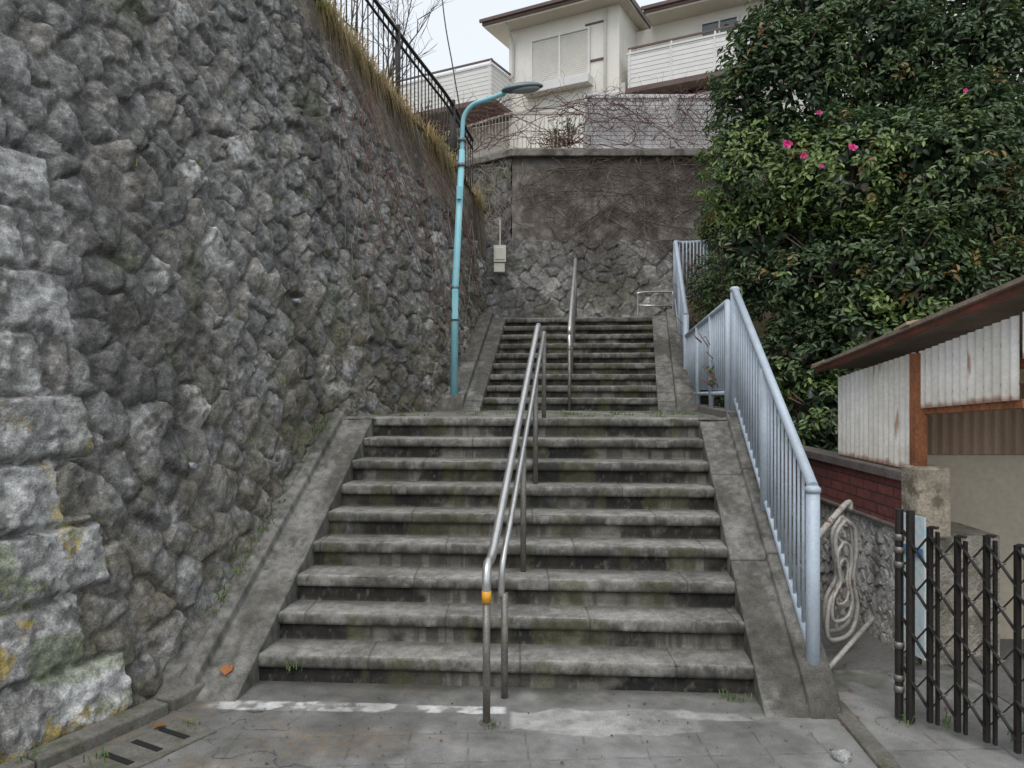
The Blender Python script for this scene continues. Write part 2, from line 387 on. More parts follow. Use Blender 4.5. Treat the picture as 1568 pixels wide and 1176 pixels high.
# ---------------------------------------------------------------- stairs
class Flight:
    def __init__(s, L0, L1, R0, R1, z0, r, n):
        s.L0, s.L1, s.R0, s.R1 = map(np.array, (L0, L1, R0, R1)); s.z0 = z0; s.r = r; s.n = n
    def L(s, t): return s.L0+(s.L1-s.L0)*(np.asarray(t)/(s.n-1))[..., None]
    def Rr(s, t): return s.R0+(s.R1-s.R0)*(np.asarray(t)/(s.n-1))[..., None]
A = Flight((-1.57, 4.56), (-1.295, 6.90), (1.431, 4.36), (1.696, 6.70), 0, .17, 9)
Bf = Flight((-.347, 8.90), (-.09, 11.25), (1.705, 8.65), (2.09, 11.0), 1.53, .1467, 9)
def build_flight(fl, name, N, sd, endt):
    prof = []
    r = fl.r; nh = .075
    for k in range(1, fl.n+1):
        t = k-1; zb = fl.z0+(k-1)*r; zt = fl.z0+k*r
        for q in (0, .2, .4, .6, .8): prof.append((t, -.020, zb+(r-nh)*q, 0, q, k))
        prof.append((t, -.018, zt-nh-.002, 0, 1., k))
        for q, fw in ((0, 0), (.25, .001), (.5, .001), (.75, .0), (.9, -.002)): prof.append((t, fw, zt-nh+.004+(nh-.004)*q, 1, q, k))
        prof.append((t, -.007, zt-.002, 1, 1, k)); prof.append((t, -.018, zt, 2, .0, k))
        last = k == fl.n
        for q in ((.12, .2, .3, .4, .5, .6, .7, .8, .9) if not last else (.2, .5, endt)): prof.append((t+q, -.018, zt, 2, q, k))
    pr = np.array(prof); s = np.linspace(-.004, 1.004, N)
    t = pr[:, 0]; Lp = fl.L(t); Rp = fl.Rr(t)
    XY = Lp[:, None]+(Rp-Lp)[:, None]*s[None, :, None]
    fwd = pr[:, 1]; XY[..., 1] -= fwd[:, None]
    Z = np.repeat(pr[:, 2:3], N, 1); role = np.repeat(pr[:, 3:4], N, 1); q = np.repeat(pr[:, 4:5], N, 1); K = np.repeat(pr[:, 5:6], N, 1)
    X = XY[..., 0]; Y = XY[..., 1]
    chip = fbm(X*16+K*7, Z*16+Y*3, sd, 4)-.5
    isn = (role == 1)
    edgechip = sst(.62, .74, fbm(X*7+K*5, K*3.3, sd+31, 4))
    Y = Y+np.where(isn, -chip*.014+edgechip*.014*sst(.4, 1, q), np.where(role == 0, chip*.012, 0))
    Z = Z+np.where(isn & (q > .8), chip*.008-.001-.008*edgechip, 0)+np.where(role == 2, (fbm(X*6, Y*6, sd+1)-.5)*.006-.008*edgechip*(q < .05), 0)
    Y = Y+(fbm(X*.9+K*5.3, K*3., sd+4, 2)-.5)*.010*(role < 2)
    ph = h2(K, K*0, sd+2); jx = np.abs(((X/.93+ph) % 1)-.5); jm = sst(.492, .497, jx)
    blk = h2(np.floor(X/.93+ph+.5), K, sd+3)
    Y = Y+jm*.006*(role < 2)+(blk-.5)*.006*(role == 1); Z = Z-jm*.005*(role == 2)
    nA = fbm(X*3+K*3, Y*3+Z*4, sd+5, 5); nB = fbm(X*26+K*9, Y*26+Z*26, sd+6, 4); nC = fbm(X*60+K*9, Y*60+Z*60, sd+16, 2)
    tread = mix3((.125, .121, .111), (.235, .228, .212), sst(.3, .7, nA*.5+nB*.35+nC*.15))
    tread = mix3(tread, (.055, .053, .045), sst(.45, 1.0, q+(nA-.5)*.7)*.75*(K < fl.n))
    tread = mix3(tread, (.28, .272, .255), sst(.12, .0, q)*.3*(nB > .45))
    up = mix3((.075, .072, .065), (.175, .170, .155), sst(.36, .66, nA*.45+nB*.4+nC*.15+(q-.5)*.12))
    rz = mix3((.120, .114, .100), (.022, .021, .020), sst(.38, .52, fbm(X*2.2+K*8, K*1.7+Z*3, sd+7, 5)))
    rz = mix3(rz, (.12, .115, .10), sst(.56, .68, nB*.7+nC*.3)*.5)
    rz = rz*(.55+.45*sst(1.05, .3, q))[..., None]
    drp = sst(.44, .56, fbm(X*14+K*4, K*2.7+Z*1.2, sd+18, 4)); rz = mix3(rz, (.026, .025, .023), drp*.6)
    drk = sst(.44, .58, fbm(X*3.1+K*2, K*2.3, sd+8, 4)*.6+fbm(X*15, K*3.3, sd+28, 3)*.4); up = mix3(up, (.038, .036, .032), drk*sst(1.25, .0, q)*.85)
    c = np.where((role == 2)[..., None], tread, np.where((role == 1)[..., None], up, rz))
    gm = sst(.56, .68, fbm(X*4+K, K*5., sd+9))*(role < 2); c = mix3(c, (.070, .070, .036), gm*.5)
    c = mix3(c, (.045, .042, .036), jm*.6); c = c*(.88+.24*blk)[..., None]
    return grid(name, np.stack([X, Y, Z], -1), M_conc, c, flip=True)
sA = empty("stone_staircase"); sB = empty("stone_staircase")
build_flight(A, "steps", 520, 100, 1.0).parent = sA
build_flight(Bf, "steps", 300, 140, 1.2).parent = sB

def side_strip(fl, side, prof, name, parent, t0, t1, sd, flat=None):
    nt_ = 200; t = np.linspace(t0, t1, nt_)
    pp = []
    for a, b in zip(prof[:-1], prof[1:]):
        L = max(abs(a[0]-b[0]), abs(a[1]-b[1])); n = max(2, int(L/.015))
        if L > .5: n = 12
        for k in range(n): pp.append((a[0]+(b[0]-a[0])*k/n, a[1]+(b[1]-a[1])*k/n))
    pp.append(prof[-1]); pp = np.array(pp)
    E = fl.L(t) if side < 0 else fl.Rr(t)
    X = E[:, 0:1]+side*pp[None, :, 0]; Y = np.repeat(E[:, 1:2], len(pp), 1)+pp[None, :, 0]*(.065 if side < 0 else -.065)
    zl = fl.z0+fl.r*(np.minimum(t, fl.n-1)+1)
    tap = sst(t0, t0+.5, t)[:, None]; po = np.where(pp[None, :, 1] > 0, pp[None, :, 1]*tap, pp[None, :, 1])
    Z = zl[:, None]+po
    Z = np.maximum(Z, fl.z0-.02) if flat is None else np.maximum(Z, flat)
    n = fbm(X*5, Y*5+Z*3, sd, 5); n2 = fbm(X*30, Y*30+Z*9, sd+1, 4)
    Z = Z+(n2-.5)*.010; X = X+(n2-.5)*.010
    c = mix3((.09, .087, .079), (.17, .165, .152), sst(.35, .65, n*.5+n2*.5))
    dk = sst(.46, .62, fbm(X*3, Y*1.2, sd+2, 5)); c = mix3(c, (.048, .046, .038), dk*.65)
    j = np.abs(((t[:, None]/2.9+.1) % 1)-.5); jm = sst(.493, .498, j)*np.ones_like(X)
    c = mix3(c, (.03, .03, .028), jm*.8); Z = Z-jm*.006
    o = grid(name, np.stack([X, Y, Z], -1), M_conc, c, flip=(side > 0)); o.parent = parent
side_strip(A, -1, [(-.0, -.30), (.0, .01), (.26, .012), (.27, .085), (.36, .09), (.37, .05), (.52, .05)], "left_ramp_kerb", sA, -1.15, 8.02, 200)
side_strip(A, 1, [(.0, -.30), (.0, .01), (.24, .012), (.25, .06), (.42, .065), (.425, -.1), (.43, -1.6)], "right_ramp_kerb", sA, -1.1, 8.02, 210)
side_strip(Bf, -1, [(.0, -.25), (.0, .01), (.20, .012), (.21, .09), (.55, .09)], "left_ramp_kerb", sB, -1.1, 8.9, 220, 1.5)
side_strip(Bf, 1, [(.0, -.25), (.0, .01), (.20, .012), (.21, .10), (.45, .10), (.455, -.1), (.46, -2.8)], "right_ramp_kerb", sB, -1.1, 8.9, 230, 1.5)

def slab(name, pts, z, n, m, col1, col2, sd, parent=None):
    p = np.array(pts, float); a = np.linspace(0, 1, n)[:, None, None]; b = np.linspace(0, 1, m)[None, :, None]
    P = (p[0]*(1-a)+p[1]*a)*(1-b)+(p[3]*(1-a)+p[2]*a)*b
    X = P[..., 0]; Y = P[..., 1]
    nA = fbm(X*3, Y*3, sd, 5); nB = fbm(X*22, Y*22, sd+1)
    c = mix3(col1, col2, sst(.3, .7, nA*.5+nB*.5)); 
    ms = sst(.55, .68, fbm(X*1.6, Y*3, sd+2)); c = mix3(c, (.075, .085, .04), ms*.5)
    return grid(name, np.stack([X, Y, z+(nB-.5)*.006], -1), M_conc, c, flip=True, parent=parent)
lm = empty("stair_landing")
slab("slab", [(-2.6, 7.14), (2.12, 6.88), (2.2, 9.3), (-2.6, 9.3)], 1.528, 140, 70, (.10, .098, .09), (.20, .195, .18), 300, lm)
slab("front_corner", [(-2.2, 6.86), (-1.28, 6.86), (-1.2, 7.2), (-2.2, 7.2)], 1.520, 30, 20, (.10, .098, .09), (.18, .175, .16), 310, lm)
slab("front_corner_b", [(1.69, 6.64), (2.12, 6.62), (2.14, 6.95), (1.69, 6.95)], 1.522, 30, 20, (.10, .098, .09), (.18, .175, .16), 312, lm)
M_kerb = mat_proc("kerb_concrete", (.17, .16, .145), .9, var=.35, scales=(6, 60), bump=.6)
k = MB(); k.vec((1.95, 6.6, 1.0), (.18, 0, 0), (.22, 2.5, 0), (0, 0, .60)); k.done("kerb", M_kerb, lm, bevel=.01)
um = MB(); um.box(-.9, 6, 11.28, 12.7, 1.5, 2.86); um.done("upper_landing", M_ground)

g = MB()
gm_ = mat_proc("gutter_concrete", (.15, .143, .125), .9, var=.35, scales=(6, 60), bump=.7, second=(.08, .08, .048), sfac=(.48, .64), sscale=5)
g.vec((-2.36, 3.55, -.05), (.33, .62, 0), (.12, -.06, 0), (0, 0, .12)); g.vec((-3.1, 1.9, -.05), (.735, 1.64, 0), (.12, -.06, 0), (0, 0, .118))
g.vec((-2.02, 4.18, -.05), (.10, .28, 0), (.12, -.04, 0), (0, 0, .125))
g.done("gutter_kerb", gm_, bevel=.012)
dc = empty("drain_cover")
d = MB(); d.vec((-2.14, 3.55, 0), (.30, .50, 0), (.28, -.15, 0), (0, 0, .016)); d.done("slab", gm_, dc, bevel=.004)
d = MB()
for i in range(3):
    o = Vector((-2.14, 3.55, .0))+Vector((.30, .50, 0))*(.22+.26*i)+Vector((.28, -.15, 0))*.18
    d.vec(o, (.18, -.095, 0), (.018, .03, 0), (0, 0, .019))
d.done("slots", M_dark, dc)

# ---------------------------------------------------------------- handrails
zr = lambda y: 1.03+.581*(y-4.46)
xr = lambda y: -.138+.1345*(y-4.0)
e = empty("stair_handrail")
pth = bez([(xr(4.0), 4.0, .70), (xr(4.0), 4.0, .79), (xr(4.04), 4.05, .86), (xr(4.18), 4.18, zr(4.18)+.01), (xr(4.5), 4.5, zr(4.5))], 6)
pth += [Vector((xr(y), y, zr(y))) for y in (5, 5.6, 6.2, 6.75)]+[Vector((xr(6.85), 6.86, 2.39)), Vector((xr(6.87), 6.88, 2.34))]
MB().tube(pth, .025, 12).done("main_rail", M_steel, e, smooth=True)
p2 = bez([(xr(4.33)+.03, 4.33, .60), (xr(4.33)+.035, 4.33, .75), (xr(4.38)+.04, 4.38, .84), (xr(4.55)+.05, 4.55, zr(4.55)-.10), (xr(4.9)+.05, 4.9, zr(4.9)-.10)], 6)+[Vector((xr(y)+.05, y, zr(y)-.10)) for y in (5.6, 6.3, 6.86)]
MB().tube(p2, .019, 10).done("lower_rail", M_steel, e, smooth=True)
m = MB(); m.tube([(xr(4.0), 4.0, 0), (xr(4.0), 4.0, .70)], .021, 12)
for y, zb in ((4.33, 0), (5.25, .5), (6.1, 1.0), (6.86, 1.5)):
    m.tube([(xr(y)+.05, y, zb), (xr(y)+.05, y, zr(y)-.09 if y > 4.4 else .62)], .021, 12)
m.done("posts", M_steel2, e, smooth=True)
m = MB()
for y in (5.25, 6.1, 6.8): m.beam((xr(y)+.05, y, zr(y)-.12), (xr(y), y, zr(y)-.01), .03, .02)
m.done("brackets", M_steel2, e)
MB().tube([(xr(4.0), 4.0, .66), (xr(4.0), 4.0, .725)], .0265, 12).done("yellow_band", M_yel, e, smooth=True)
m = MB(); m.tube([(xr(4.0), 4.0, .008), (xr(4.0), 4.0, .014)], .04, 14); m.done("base_plate", M_steel2, e)
e = empty("stair_handrail")
z2 = lambda y: 1.53+.1467+.499*(y-8.8)+.86
x2 = lambda y: .71+.115*(y-9.0)
m = MB(); m.tube(bez([(x2(8.75), 8.75, 2.25), (x2(8.78), 8.8, 2.42), (x2(9.0), 9.0, z2(9.0)), (x2(11), 11, z2(11)), (x2(11.2), 11.25, 3.72), (x2(11.25), 11.3, 3.6)], 6), .024, 10)
m.done("main_rail", M_steel, e, smooth=True)
m = MB()
for y in (8.75, 9.6, 10.4, 11.3): m.tube([(x2(y), y, max(1.5, 1.53+.499*(y-9.0))), (x2(y), y, z2(y) if y < 11.2 and y > 8.8 else (2.3 if y < 9 else 3.65))], .02, 8)
m.done("posts", M_steel2, e, smooth=True)

e = empty("steel_railing")
P0 = Vector((1.765, 4.33, 0)); P1 = Vector((2.03, 6.72, 0))
def rp(t, z0, z1): p = P0.lerp(P1, t); p.z = z0+(z1-z0)*t; return p
m = MB()
for t in (0, .5, 1): m.tube([rp(t, .03, 1.53), rp(t, 1.22, 2.70)], .040, 14)
m.tube([rp(0, 1.245, 2.705), rp(1, 1.245, 2.705)], .032, 12); m.tube([rp(0, .24, 1.72), rp(1, .24, 1.72)], .02, 10)
for t in (0, 1): m.tube([rp(t, 1.21, 2.69), rp(t, 1.235, 2.715), rp(t, 1.25, 2.73)], [.046, .046, .03], 14)
m.done("posts_and_rails", M_rail, e, smooth=True)
m = MB()
for i in range(1, 24):
    if i == 12: continue
    t = i/24; m.tube([rp(t, .24, 1.72), rp(t, 1.22, 2.68)], .0095, 6)
m.done("balusters", M_rail, e, smooth=True)
e = empty("steel_railing")
Q = [Vector((2.03, 6.95, 2.62)), Vector((2.16, 9.15, 2.44))]
m = MB(); m.tube([Q[0], Q[1]], .026, 10); m.tube([Q[0]-Vector((0, 0, .86)), Q[1]-Vector((0, 0, .72))], .02, 8)
for t in (0, .33, .66, 1.):
    p = Q[0].lerp(Q[1], t); m.tube([(p.x, p.y, 1.55), p], .028, 10)
m.done("posts_and_rails", M_rail, e, smooth=True)
m = MB()
for i in range(1, 26):
    p = Q[0].lerp(Q[1], i/26); m.tube([p, (p.x, p.y, 1.78)], .009, 6)
m.done("balusters", M_rail, e, smooth=True)
e = empty("steel_railing")
Q = [Vector((2.16, 9.15, 2.70)), Vector((2.46, 11.1, 3.98))]
m = MB(); m.tube([Q[0], Q[1], Vector((2.62, 11.4, 4.02)), Vector((3.25, 12.1, 4.18))], .032, 10); m.tube([Q[0]-Vector((0, 0, .85)), Q[1]-Vector((0, 0, .85)), Vector((3.25, 12.1, 3.3))], .02, 8)
for t in (0, .5, 1.): p = Q[0].lerp(Q[1], t); m.tube([(p.x, p.y, p.z-1.1), p], .035, 10)
m.done("posts_and_rails", M_rail, e, smooth=True)
m = MB()
for i in range(1, 20):
    p = Q[0].lerp(Q[1], i/20); m.tube([p, (p.x, p.y, p.z-.85)], .009, 6)
for i in range(1, 10):
    p = Vector((2.46, 11.1, 3.98)).lerp(Vector((3.25, 12.1, 4.18)), i/10); m.tube([p, (p.x, p.y, p.z-.85)], .009, 6)
m.done("balusters", M_rail, e, smooth=True)
e = empty("guard_rail")
m = MB(); m.tube(bez([(1.98, 11.6, 2.85), (1.98, 11.6, 3.2), (2.02, 11.6, 3.28), (2.5, 11.7, 3.30), (2.55, 11.7, 3.25), (2.55, 11.7, 2.85)], 5), .018, 8); m.tube([(1.98, 11.6, 3.08), (2.55, 11.7, 3.08)], .014, 8)
m.done("pipe", M_steel, e, smooth=True)

# ---------------------------------------------------------------- back walls
def wallgrid(name, p0, p1, z0, z1, kind, sd, batter=.0, n=300, m=160, cell=.19, pale=0, amp=1.):
    p0 = np.array(p0, float); p1 = np.array(p1, float); L = np.linalg.norm(p1-p0); d = (p1-p0)/L; nn = np.array([d[1], -d[0]])
    a = np.linspace(0, L, n); z = np.linspace(z0, z1, m); Uu, Z = np.meshgrid(a, z, indexing='ij')
    rough = fbm(Uu*6, Z*6, sd, 5)-.5
    if kind == 'stone':
        F1, F2, rid, r2, dx, dy = voro(Uu+.06*(fbm(Uu*6, Z*6, sd)-.5), Z+.06*(fbm(Uu*6, Z*6, sd+1)-.5), cell, sd)
        face = sst(.0, .16, F2-F1+(fbm(Uu*11, Z*11, sd+8)-.45)*.14); D = amp*(face*(.02+(dx*(rid-.5)+dy*(r2-.5))*.09)+rough*.06)
        b = .095+.13*r2+pale; c = np.stack([b, b*.98, b*.94], -1); c = mix3(c, (.36, .36, .35), (rid > .93)*.7); c = mix3(c, (.098+pale*.8, .092+pale*.8, .08+pale*.6), (1-face)*.75)
        c = mix3(c, (.28, .27, .26), sst(.55, .68, fbm(Uu*20, Z*20, sd+9))*.5)
        c = mix3(c, (.045, .042, .04), sst(.48, .62, fbm(Uu*2, Z*.8, sd+3, 5))*.6); c = mix3(c, (.07, .075, .04), sst(.55, .7, fbm(Uu*1.5, Z*1.5, sd+4))*.4)
    else:
        D = rough*.03
        c = mix3((.135, .122, .108), (.24, .222, .20), sst(.35, .65, fbm(Uu*1.2, Z*2.2, sd+1, 5)))
        c = mix3(c, (.07, .06, .054), sst(.46, .66, fbm(Uu*5, Z*.9, sd+2, 5))*.6)
        c = mix3(c, (.27, .25, .23), sst(.54, .66, fbm(Uu*9, Z*9, sd+5, 5))*.5)
        ln = np.abs(((Z+.01*np.sin(Uu*3))/.42) % 1-.5); c = mix3(c, (.06, .05, .044), sst(.478, .49, ln)*.4)
        c = mix3(c, (.065, .057, .05), sst(z1-.5, z1, Z+.3*(fbm(Uu*4, Z*0, sd+7)-.5))*.6)
    D = D-batter*(Z-z0)
    P = np.stack([p0[0]+d[0]*Uu+nn[0]*D, p0[1]+d[1]*Uu+nn[1]*D, Z], -1)
    return grid(name, P, M_rock if kind == 'stone' else M_conc, c, flip=False)
bw = empty("concrete_retaining_wall")
o = wallgrid("lower_masonry", (-.8, 12.50), (7.0, 12.50), 2.5, 4.30, 'stone', 400, .05, 420, 110); o.parent = bw
o = wallgrid("upper_wall", (0, 12.60), (9.0, 12.60), 4.0, 5.72, 'conc', 410, .02); o.parent = bw
o = wallgrid("return_wall", (-2.6, 14.7), (0.0, 12.62), 3.0, 5.70, 'stone', 420, .0, 200, 140); o.parent = bw
m = MB(); m.vec((-.02, 12.52, 5.72), (9, 0, 0), (0, .3, 0), (0, 0, .12)); m.vec((-.02, 12.52, 5.72), (-2.6, 2.08, 0), (.16, .22, 0), (0, 0, .118))
m.done("coping", mat_proc("coping", (.21, .195, .175), .9, var=.35, scales=(3, 40), bump=.6, second=(.08, .07, .06), sfac=(.45, .6), sscale=4), bw, bevel=.012)
m = MB(); m.poly([(0, 12.7, 5.70), (40, 12.7, 5.70), (40, 60, 5.7), (-40, 60, 5.7), (-40, 46, 5.7)]); m.done("house_terrain", M_earth)

def vines(name, fn, n, seed, rr, length, step=.05, bias=(0, 0), mat=None, turn=.35):
    rnd = random.Random(seed); cu = bpy.data.curves.new(name, 'CURVE'); cu.dimensions = '3D'; cu.bevel_depth = 1; cu.bevel_resolution = 0
    for i in range(n):
        u, z = fn(None, rnd); a = rnd.uniform(0, 6.28); pts = []
        L = int(rnd.uniform(*length)/step); r0 = rnd.uniform(*rr)
        for k in range(L):
            p = fn((u, z), rnd)
            if p is None: break
            pts.append(p); a += rnd.gauss(0, turn)
            u += math.cos(a)*step+bias[0]*step; z += math.sin(a)*step+bias[1]*step
        if len(pts) < 4: continue
        sp = cu.splines.new('POLY'); sp.points.add(len(pts)-1)
        for k, p in enumerate(pts): sp.points[k].co = (*p, 1); sp.points[k].radius = r0*(1-.7*k/len(pts))
    cu.materials.append(mat or M_vine); o = bpy.data.objects.new(name, cu); COL.objects.link(o); return o
def f_back(p, rnd):
    if p is None: return rnd.uniform(0, 7), 5.75-abs(rnd.gauss(0, .7))
    u, z = p
    if u < 0 or u > 8 or z > 5.85 or z < 3.2: return None
    return (u, 12.57-(.07 if z < 4.3 else 0)-rnd.uniform(0, .03), z)
vines("ivy_vines", f_back, 240, 1, (.003, .008), (1., 4.), bias=(.25, -.15))
vines("ivy_vines", f_back, 120, 101, (.002, .005), (.6, 2.5), bias=(.1, -1.2), mat=M_vinel, turn=.25)
def f_back2(p, rnd):
    if p is None: return rnd.uniform(-.5, 4), rnd.choice([4.3, 4.62, 4.95, 5.25, 5.5])+rnd.gauss(0, .06)
    return f_back(p, rnd)
vines("ivy_vines", f_back2, 90, 21, (.004, .009), (1., 4.), bias=(1.6, .0), turn=.25)
def f_ret(p, rnd):
    if p is None: return rnd.uniform(0, 2.6), rnd.uniform(3.6, 5.8)
    u, z = p
    if u < 0 or u > 2.8 or z > 5.85 or z < 3.2: return None
    k = u/3.33; return (-2.6*k-.02, 12.62+2.08*k-.05-rnd.uniform(0, .03), z)
vines("ivy_vines", f_ret, 260, 2, (.003, .008), (.6, 2.), mat=M_vinel)
def f_left(p, rnd):
    if p is None: return rnd.uniform(6.2, 11.4), rnd.uniform(4.2, 5.6)
    u, z = p
    if u < 5.6 or u > U[-1]-.1: return None
    i = min(len(u_)-1, int(u/U[-1]*len(u_))); f = f_[i]; t = t_[i]; k_ = (z-f[2])/(t[2]-f[2])
    if k_ > 1.03 or k_ < .05: return None
    q = f+(t-f)*k_; return (q[0]+.07, q[1]-.035, q[2])
vines("ivy_vines", f_left, 110, 3, (.003, .0065), (.8, 3.), bias=(.1, -.9), mat=M_viner)
vines("ivy_vines", f_left, 60, 13, (.002, .005), (.6, 2.), bias=(.1, -.9), mat=M_vinel)
def f_fen(p, rnd):
    if p is None: return rnd.uniform(-1.0, 3.6), rnd.uniform(5.8, 6.7)
    u, z = p
    if u < -1.6 or u > 4.2 or z > 6.95 or z < 5.7: return None
    return (u, 12.70+max(0, -u)*.8-rnd.uniform(0, .10), z)
vines("ivy_vines", f_fen, 70, 4, (.004, .009), (.6, 2.2), bias=(.1, 0), mat=M_viner)
def f_fen2(p, rnd):
    if p is None: return rnd.uniform(-1.2, 3.6), rnd.choice([6.55, 6.75, 6.0])+rnd.gauss(0, .05)
    return f_fen(p, rnd)
vines("ivy_vines", f_fen2, 80, 41, (.004, .010), (.8, 3.2), bias=(1.5, 0), turn=.3, mat=M_viner)
def f_fen3(p, rnd):
    if p is None: return rnd.uniform(1.2, 3.8), 6.8
    return f_fen(p, rnd)
vines("ivy_vines", f_fen3, 130, 42, (.002, .005), (.6, 1.6), bias=(0, -1.5), turn=.3, mat=M_vine)
def f_over(p, rnd):
    if p is None: return rnd.uniform(-1.3, 3.6), 6.9
    u, z = p
    if z > 7.3 or z < 5.9: return None
    return (u, 12.74+max(0, -u)*.8+rnd.uniform(-.06, .06), z)
vines("ivy_vines", f_over, 60, 43, (.002, .004), (.3, .8), bias=(.3, .3), turn=.5, mat=M_viner)

e = empty("slatted_fence")
m = MB(); m.box(1.28, 4.6, 12.80, 12.83, 5.90, 6.80); m.done("panel", M_panel, e)
m = MB()
for i in range(5): x = 1.28+.78*i; m.box(x-.02, x+.03, 12.76, 12.80, 5.84, 6.86)
m.box(1.25, 4.6, 12.765, 12.797, 6.80, 6.86); m.box(1.25, 4.6, 12.765, 12.797, 5.86, 5.91)
m.box(2.72, 2.83, 12.75, 12.795, 5.95, 6.85)
m.done("frame", mat_proc("fence_frame", (.68, .66, .66), .6, var=.15, bump=.1), e)
e = empty("slatted_fence")
m = MB(); d0 = Vector((1.25, 12.85, 5.84)); d1 = Vector((-.05, 12.85, 5.84)); d2 = Vector((-1.3, 13.85, 5.82))
for a, b in ((d0, d1), (d1, d2)):
    n = int((b-a).length/.075)
    for i in range(n): p = a.lerp(b, i/n); m.beam(p, p+Vector((0, 0, .72)), .03, .012)
    m.beam(a+Vector((0, .02, .72)), b+Vector((0, .02, .72)), .04, .04); m.beam(a+Vector((0, .02, .1)), b+Vector((0, .02, .1)), .03, .04)
m.done("slats", mat_proc("fence_beige", (.52, .49, .42), .7, var=.2, bump=.2), e)

# ---------------------------------------------------------------- house
hs = empty("two_storey_house")
C = Vector((2.66, 18.3, 0)); ur = Vector((.883, -.469, 0)); vv = Vector((.469, .883, 0))
def H(t, s, z): return C+ur*t+vv*s+Vector((0, 0, z))
def hb(m, t0, t1, s0, s1, z0, z1): return m.vec(H(t0, s0, z0), ur*(t1-t0), vv*(s1-s0), (0, 0, z1-z0))
m = MB(); hb(m, -3.1, 0, 0, 6, 5.3, 11.15); m.done("main_block", M_white, hs)
m = MB(); hb(m, .0, 9, 1.3, 6, 8.9, 11.12); hb(m, 0.0, 9, .5, 6, 5.3, 8.9); m.done("right_wing", M_white, hs)
m = MB(); hb(m, -9, -3.1, .3, 6, 5.3, 9.0); m.done("left_wing", M_white, hs)
def hip(name, t0, t1, s0, s1, z, rise):
    m = MB(); hb(m, t0, t1, s0, s1, z+.02, z+.15); m.done(name+"_fascia", M_roof, hs)
    m = MB(); hb(m, t0+.04, t1-.04, s0+.04, s1-.04, z-.03, z+.02); m.done(name+"_soffit", M_eave, hs)
    m = MB(); hb(m, t0-.05, t1+.05, s0-.06, s0-.005, z+.09, z+.17); m.done(name+"_gutter", M_roof, hs)
    a = min(t1-t0, s1-s0)/2; z1 = z+.15
    A_, B_, C_, D_ = H(t0, s0, z1), H(t1, s0, z1), H(t1, s1, z1), H(t0, s1, z1)
    r0 = H(t0+a, s0+a, z1+rise); r1 = H(max(t1-a, t0+a+.01), s1-a, z1+rise)
    m = MB(); m.poly([A_, B_, r1, r0]); m.poly([B_, C_, r1]); m.poly([C_, D_, r0, r1]); m.poly([D_, A_, r0]); m.done(name+"_tiles", M_roof, hs)
hip("main_roof", -3.62, .30, -.55, 6.5, 11.30, 1.2)
hip("wing_roof", .42, 9.5, .62, 6.5, 11.20, 1.2)
m = MB(); hb(m, -3.1, 0, 0.001, 6, 11.15, 11.28); hb(m, 0.4, 9, 1.3, 6, 11.12, 11.18); m.done("wall_head", M_white, hs)
m = MB(); hb(m, -2.38, -.82, -.035, -.002, 9.68, 10.82); m.done("shutter", M_shutter, hs)
m = MB()
for a, b, z0, z1 in ((-2.44, -2.38, 9.62, 10.88), (-.82, -.76, 9.62, 10.88), (-1.63, -1.57, 9.68, 10.82), (-2.38, -.82, 10.82, 10.88)): hb(m, a, b, -.07, -.002, z0, z1)
hb(m, -2.55, -.70, -.32, -.002, 9.38, 9.60); m.done("window_frame", M_alu, hs, bevel=.008)
def balcony(nm, t0, t1, s0, s1):
    m = MB(); hb(m, t0, t1, s0, s0+.1, 9.12, 9.95); hb(m, t1-.1, t1, s0+.1, s1, 9.12, 9.95); hb(m, t0, t0+.1, s0+.1, s1, 9.12, 9.95); m.done(nm+"_parapet", M_siding, hs)
    m = MB(); hb(m, t0-.03, t1+.03, s0-.04, s1, 9.00, 9.118); m.done(nm+"_soffit", M_roof, hs)
    m = MB(); hb(m, t0-.02, t1+.02, s0-.02, s0+.12, 9.952, 10.0)
    hb(m, t1-.12, t1+.02, s0+.125, s1, 9.952, 10.0)
    n = int((t1-t0)/1.0)
    for i in range(n+1):
        t = t0+.05+(t1-t0-.1)*i/n; hb(m, t-.02, t+.02, s0+.03, s0+.07, 10.0, 10.10); hb(m, t-.03, t+.02, s0-.012, s0-.002, 9.12, 9.95)
    m.done(nm+"_trim", M_alu, hs)
    m = MB(); m.beam(H(t0, s0+.05, 10.12), H(t1, s0+.05, 10.12), .05, .04); m.beam(H(t1-.05, s0+.05, 10.12), H(t1-.05, s1, 10.12), .05, .04)
    m.done(nm+"_handrail", M_roof, hs)
balcony("left_balcony", -8.5, -3.02, -1.1, .0+.29)
balcony("right_balcony", .22, 8.6, 0, 1.28)
m = MB(); hb(m, .02, .15, -.0, .45, 5.4, 9.3); m.done("pillar", M_side, hs)
for nm, t0, t1, s, z0, z1 in (("wing_window", 1.75, 2.6, 1.3, 10.5, 10.9), ("wing_door", 5.0, 6.6, 1.3, 9.2, 10.9), ("ground_window", -2.9, -1.6, 0, 6.35, 7.6), ("ground_window_b", -.9, -.2, 0, 6.6, 7.5), ("wing_ground_window", 1.2, 2.6, .5, 6.3, 7.9)):
    m = MB(); hb(m, t0, t1, s-.02, s-.002, z0, z1); m.done(nm+"_glass", M_glass, hs)
    m = MB()
    for a, b, c_, d_ in ((t0-.05, t0, z0-.05, z1+.05), (t1, t1+.05, z0-.05, z1+.05), (t0, t1, z0-.05, z0), (t0, t1, z1, z1+.05), ((t0+t1)/2-.02, (t0+t1)/2+.02, z0, z1)): hb(m, a, b, s-.06, s-.003, c_, d_)
    m.done(nm+"_frame", M_alu, hs)
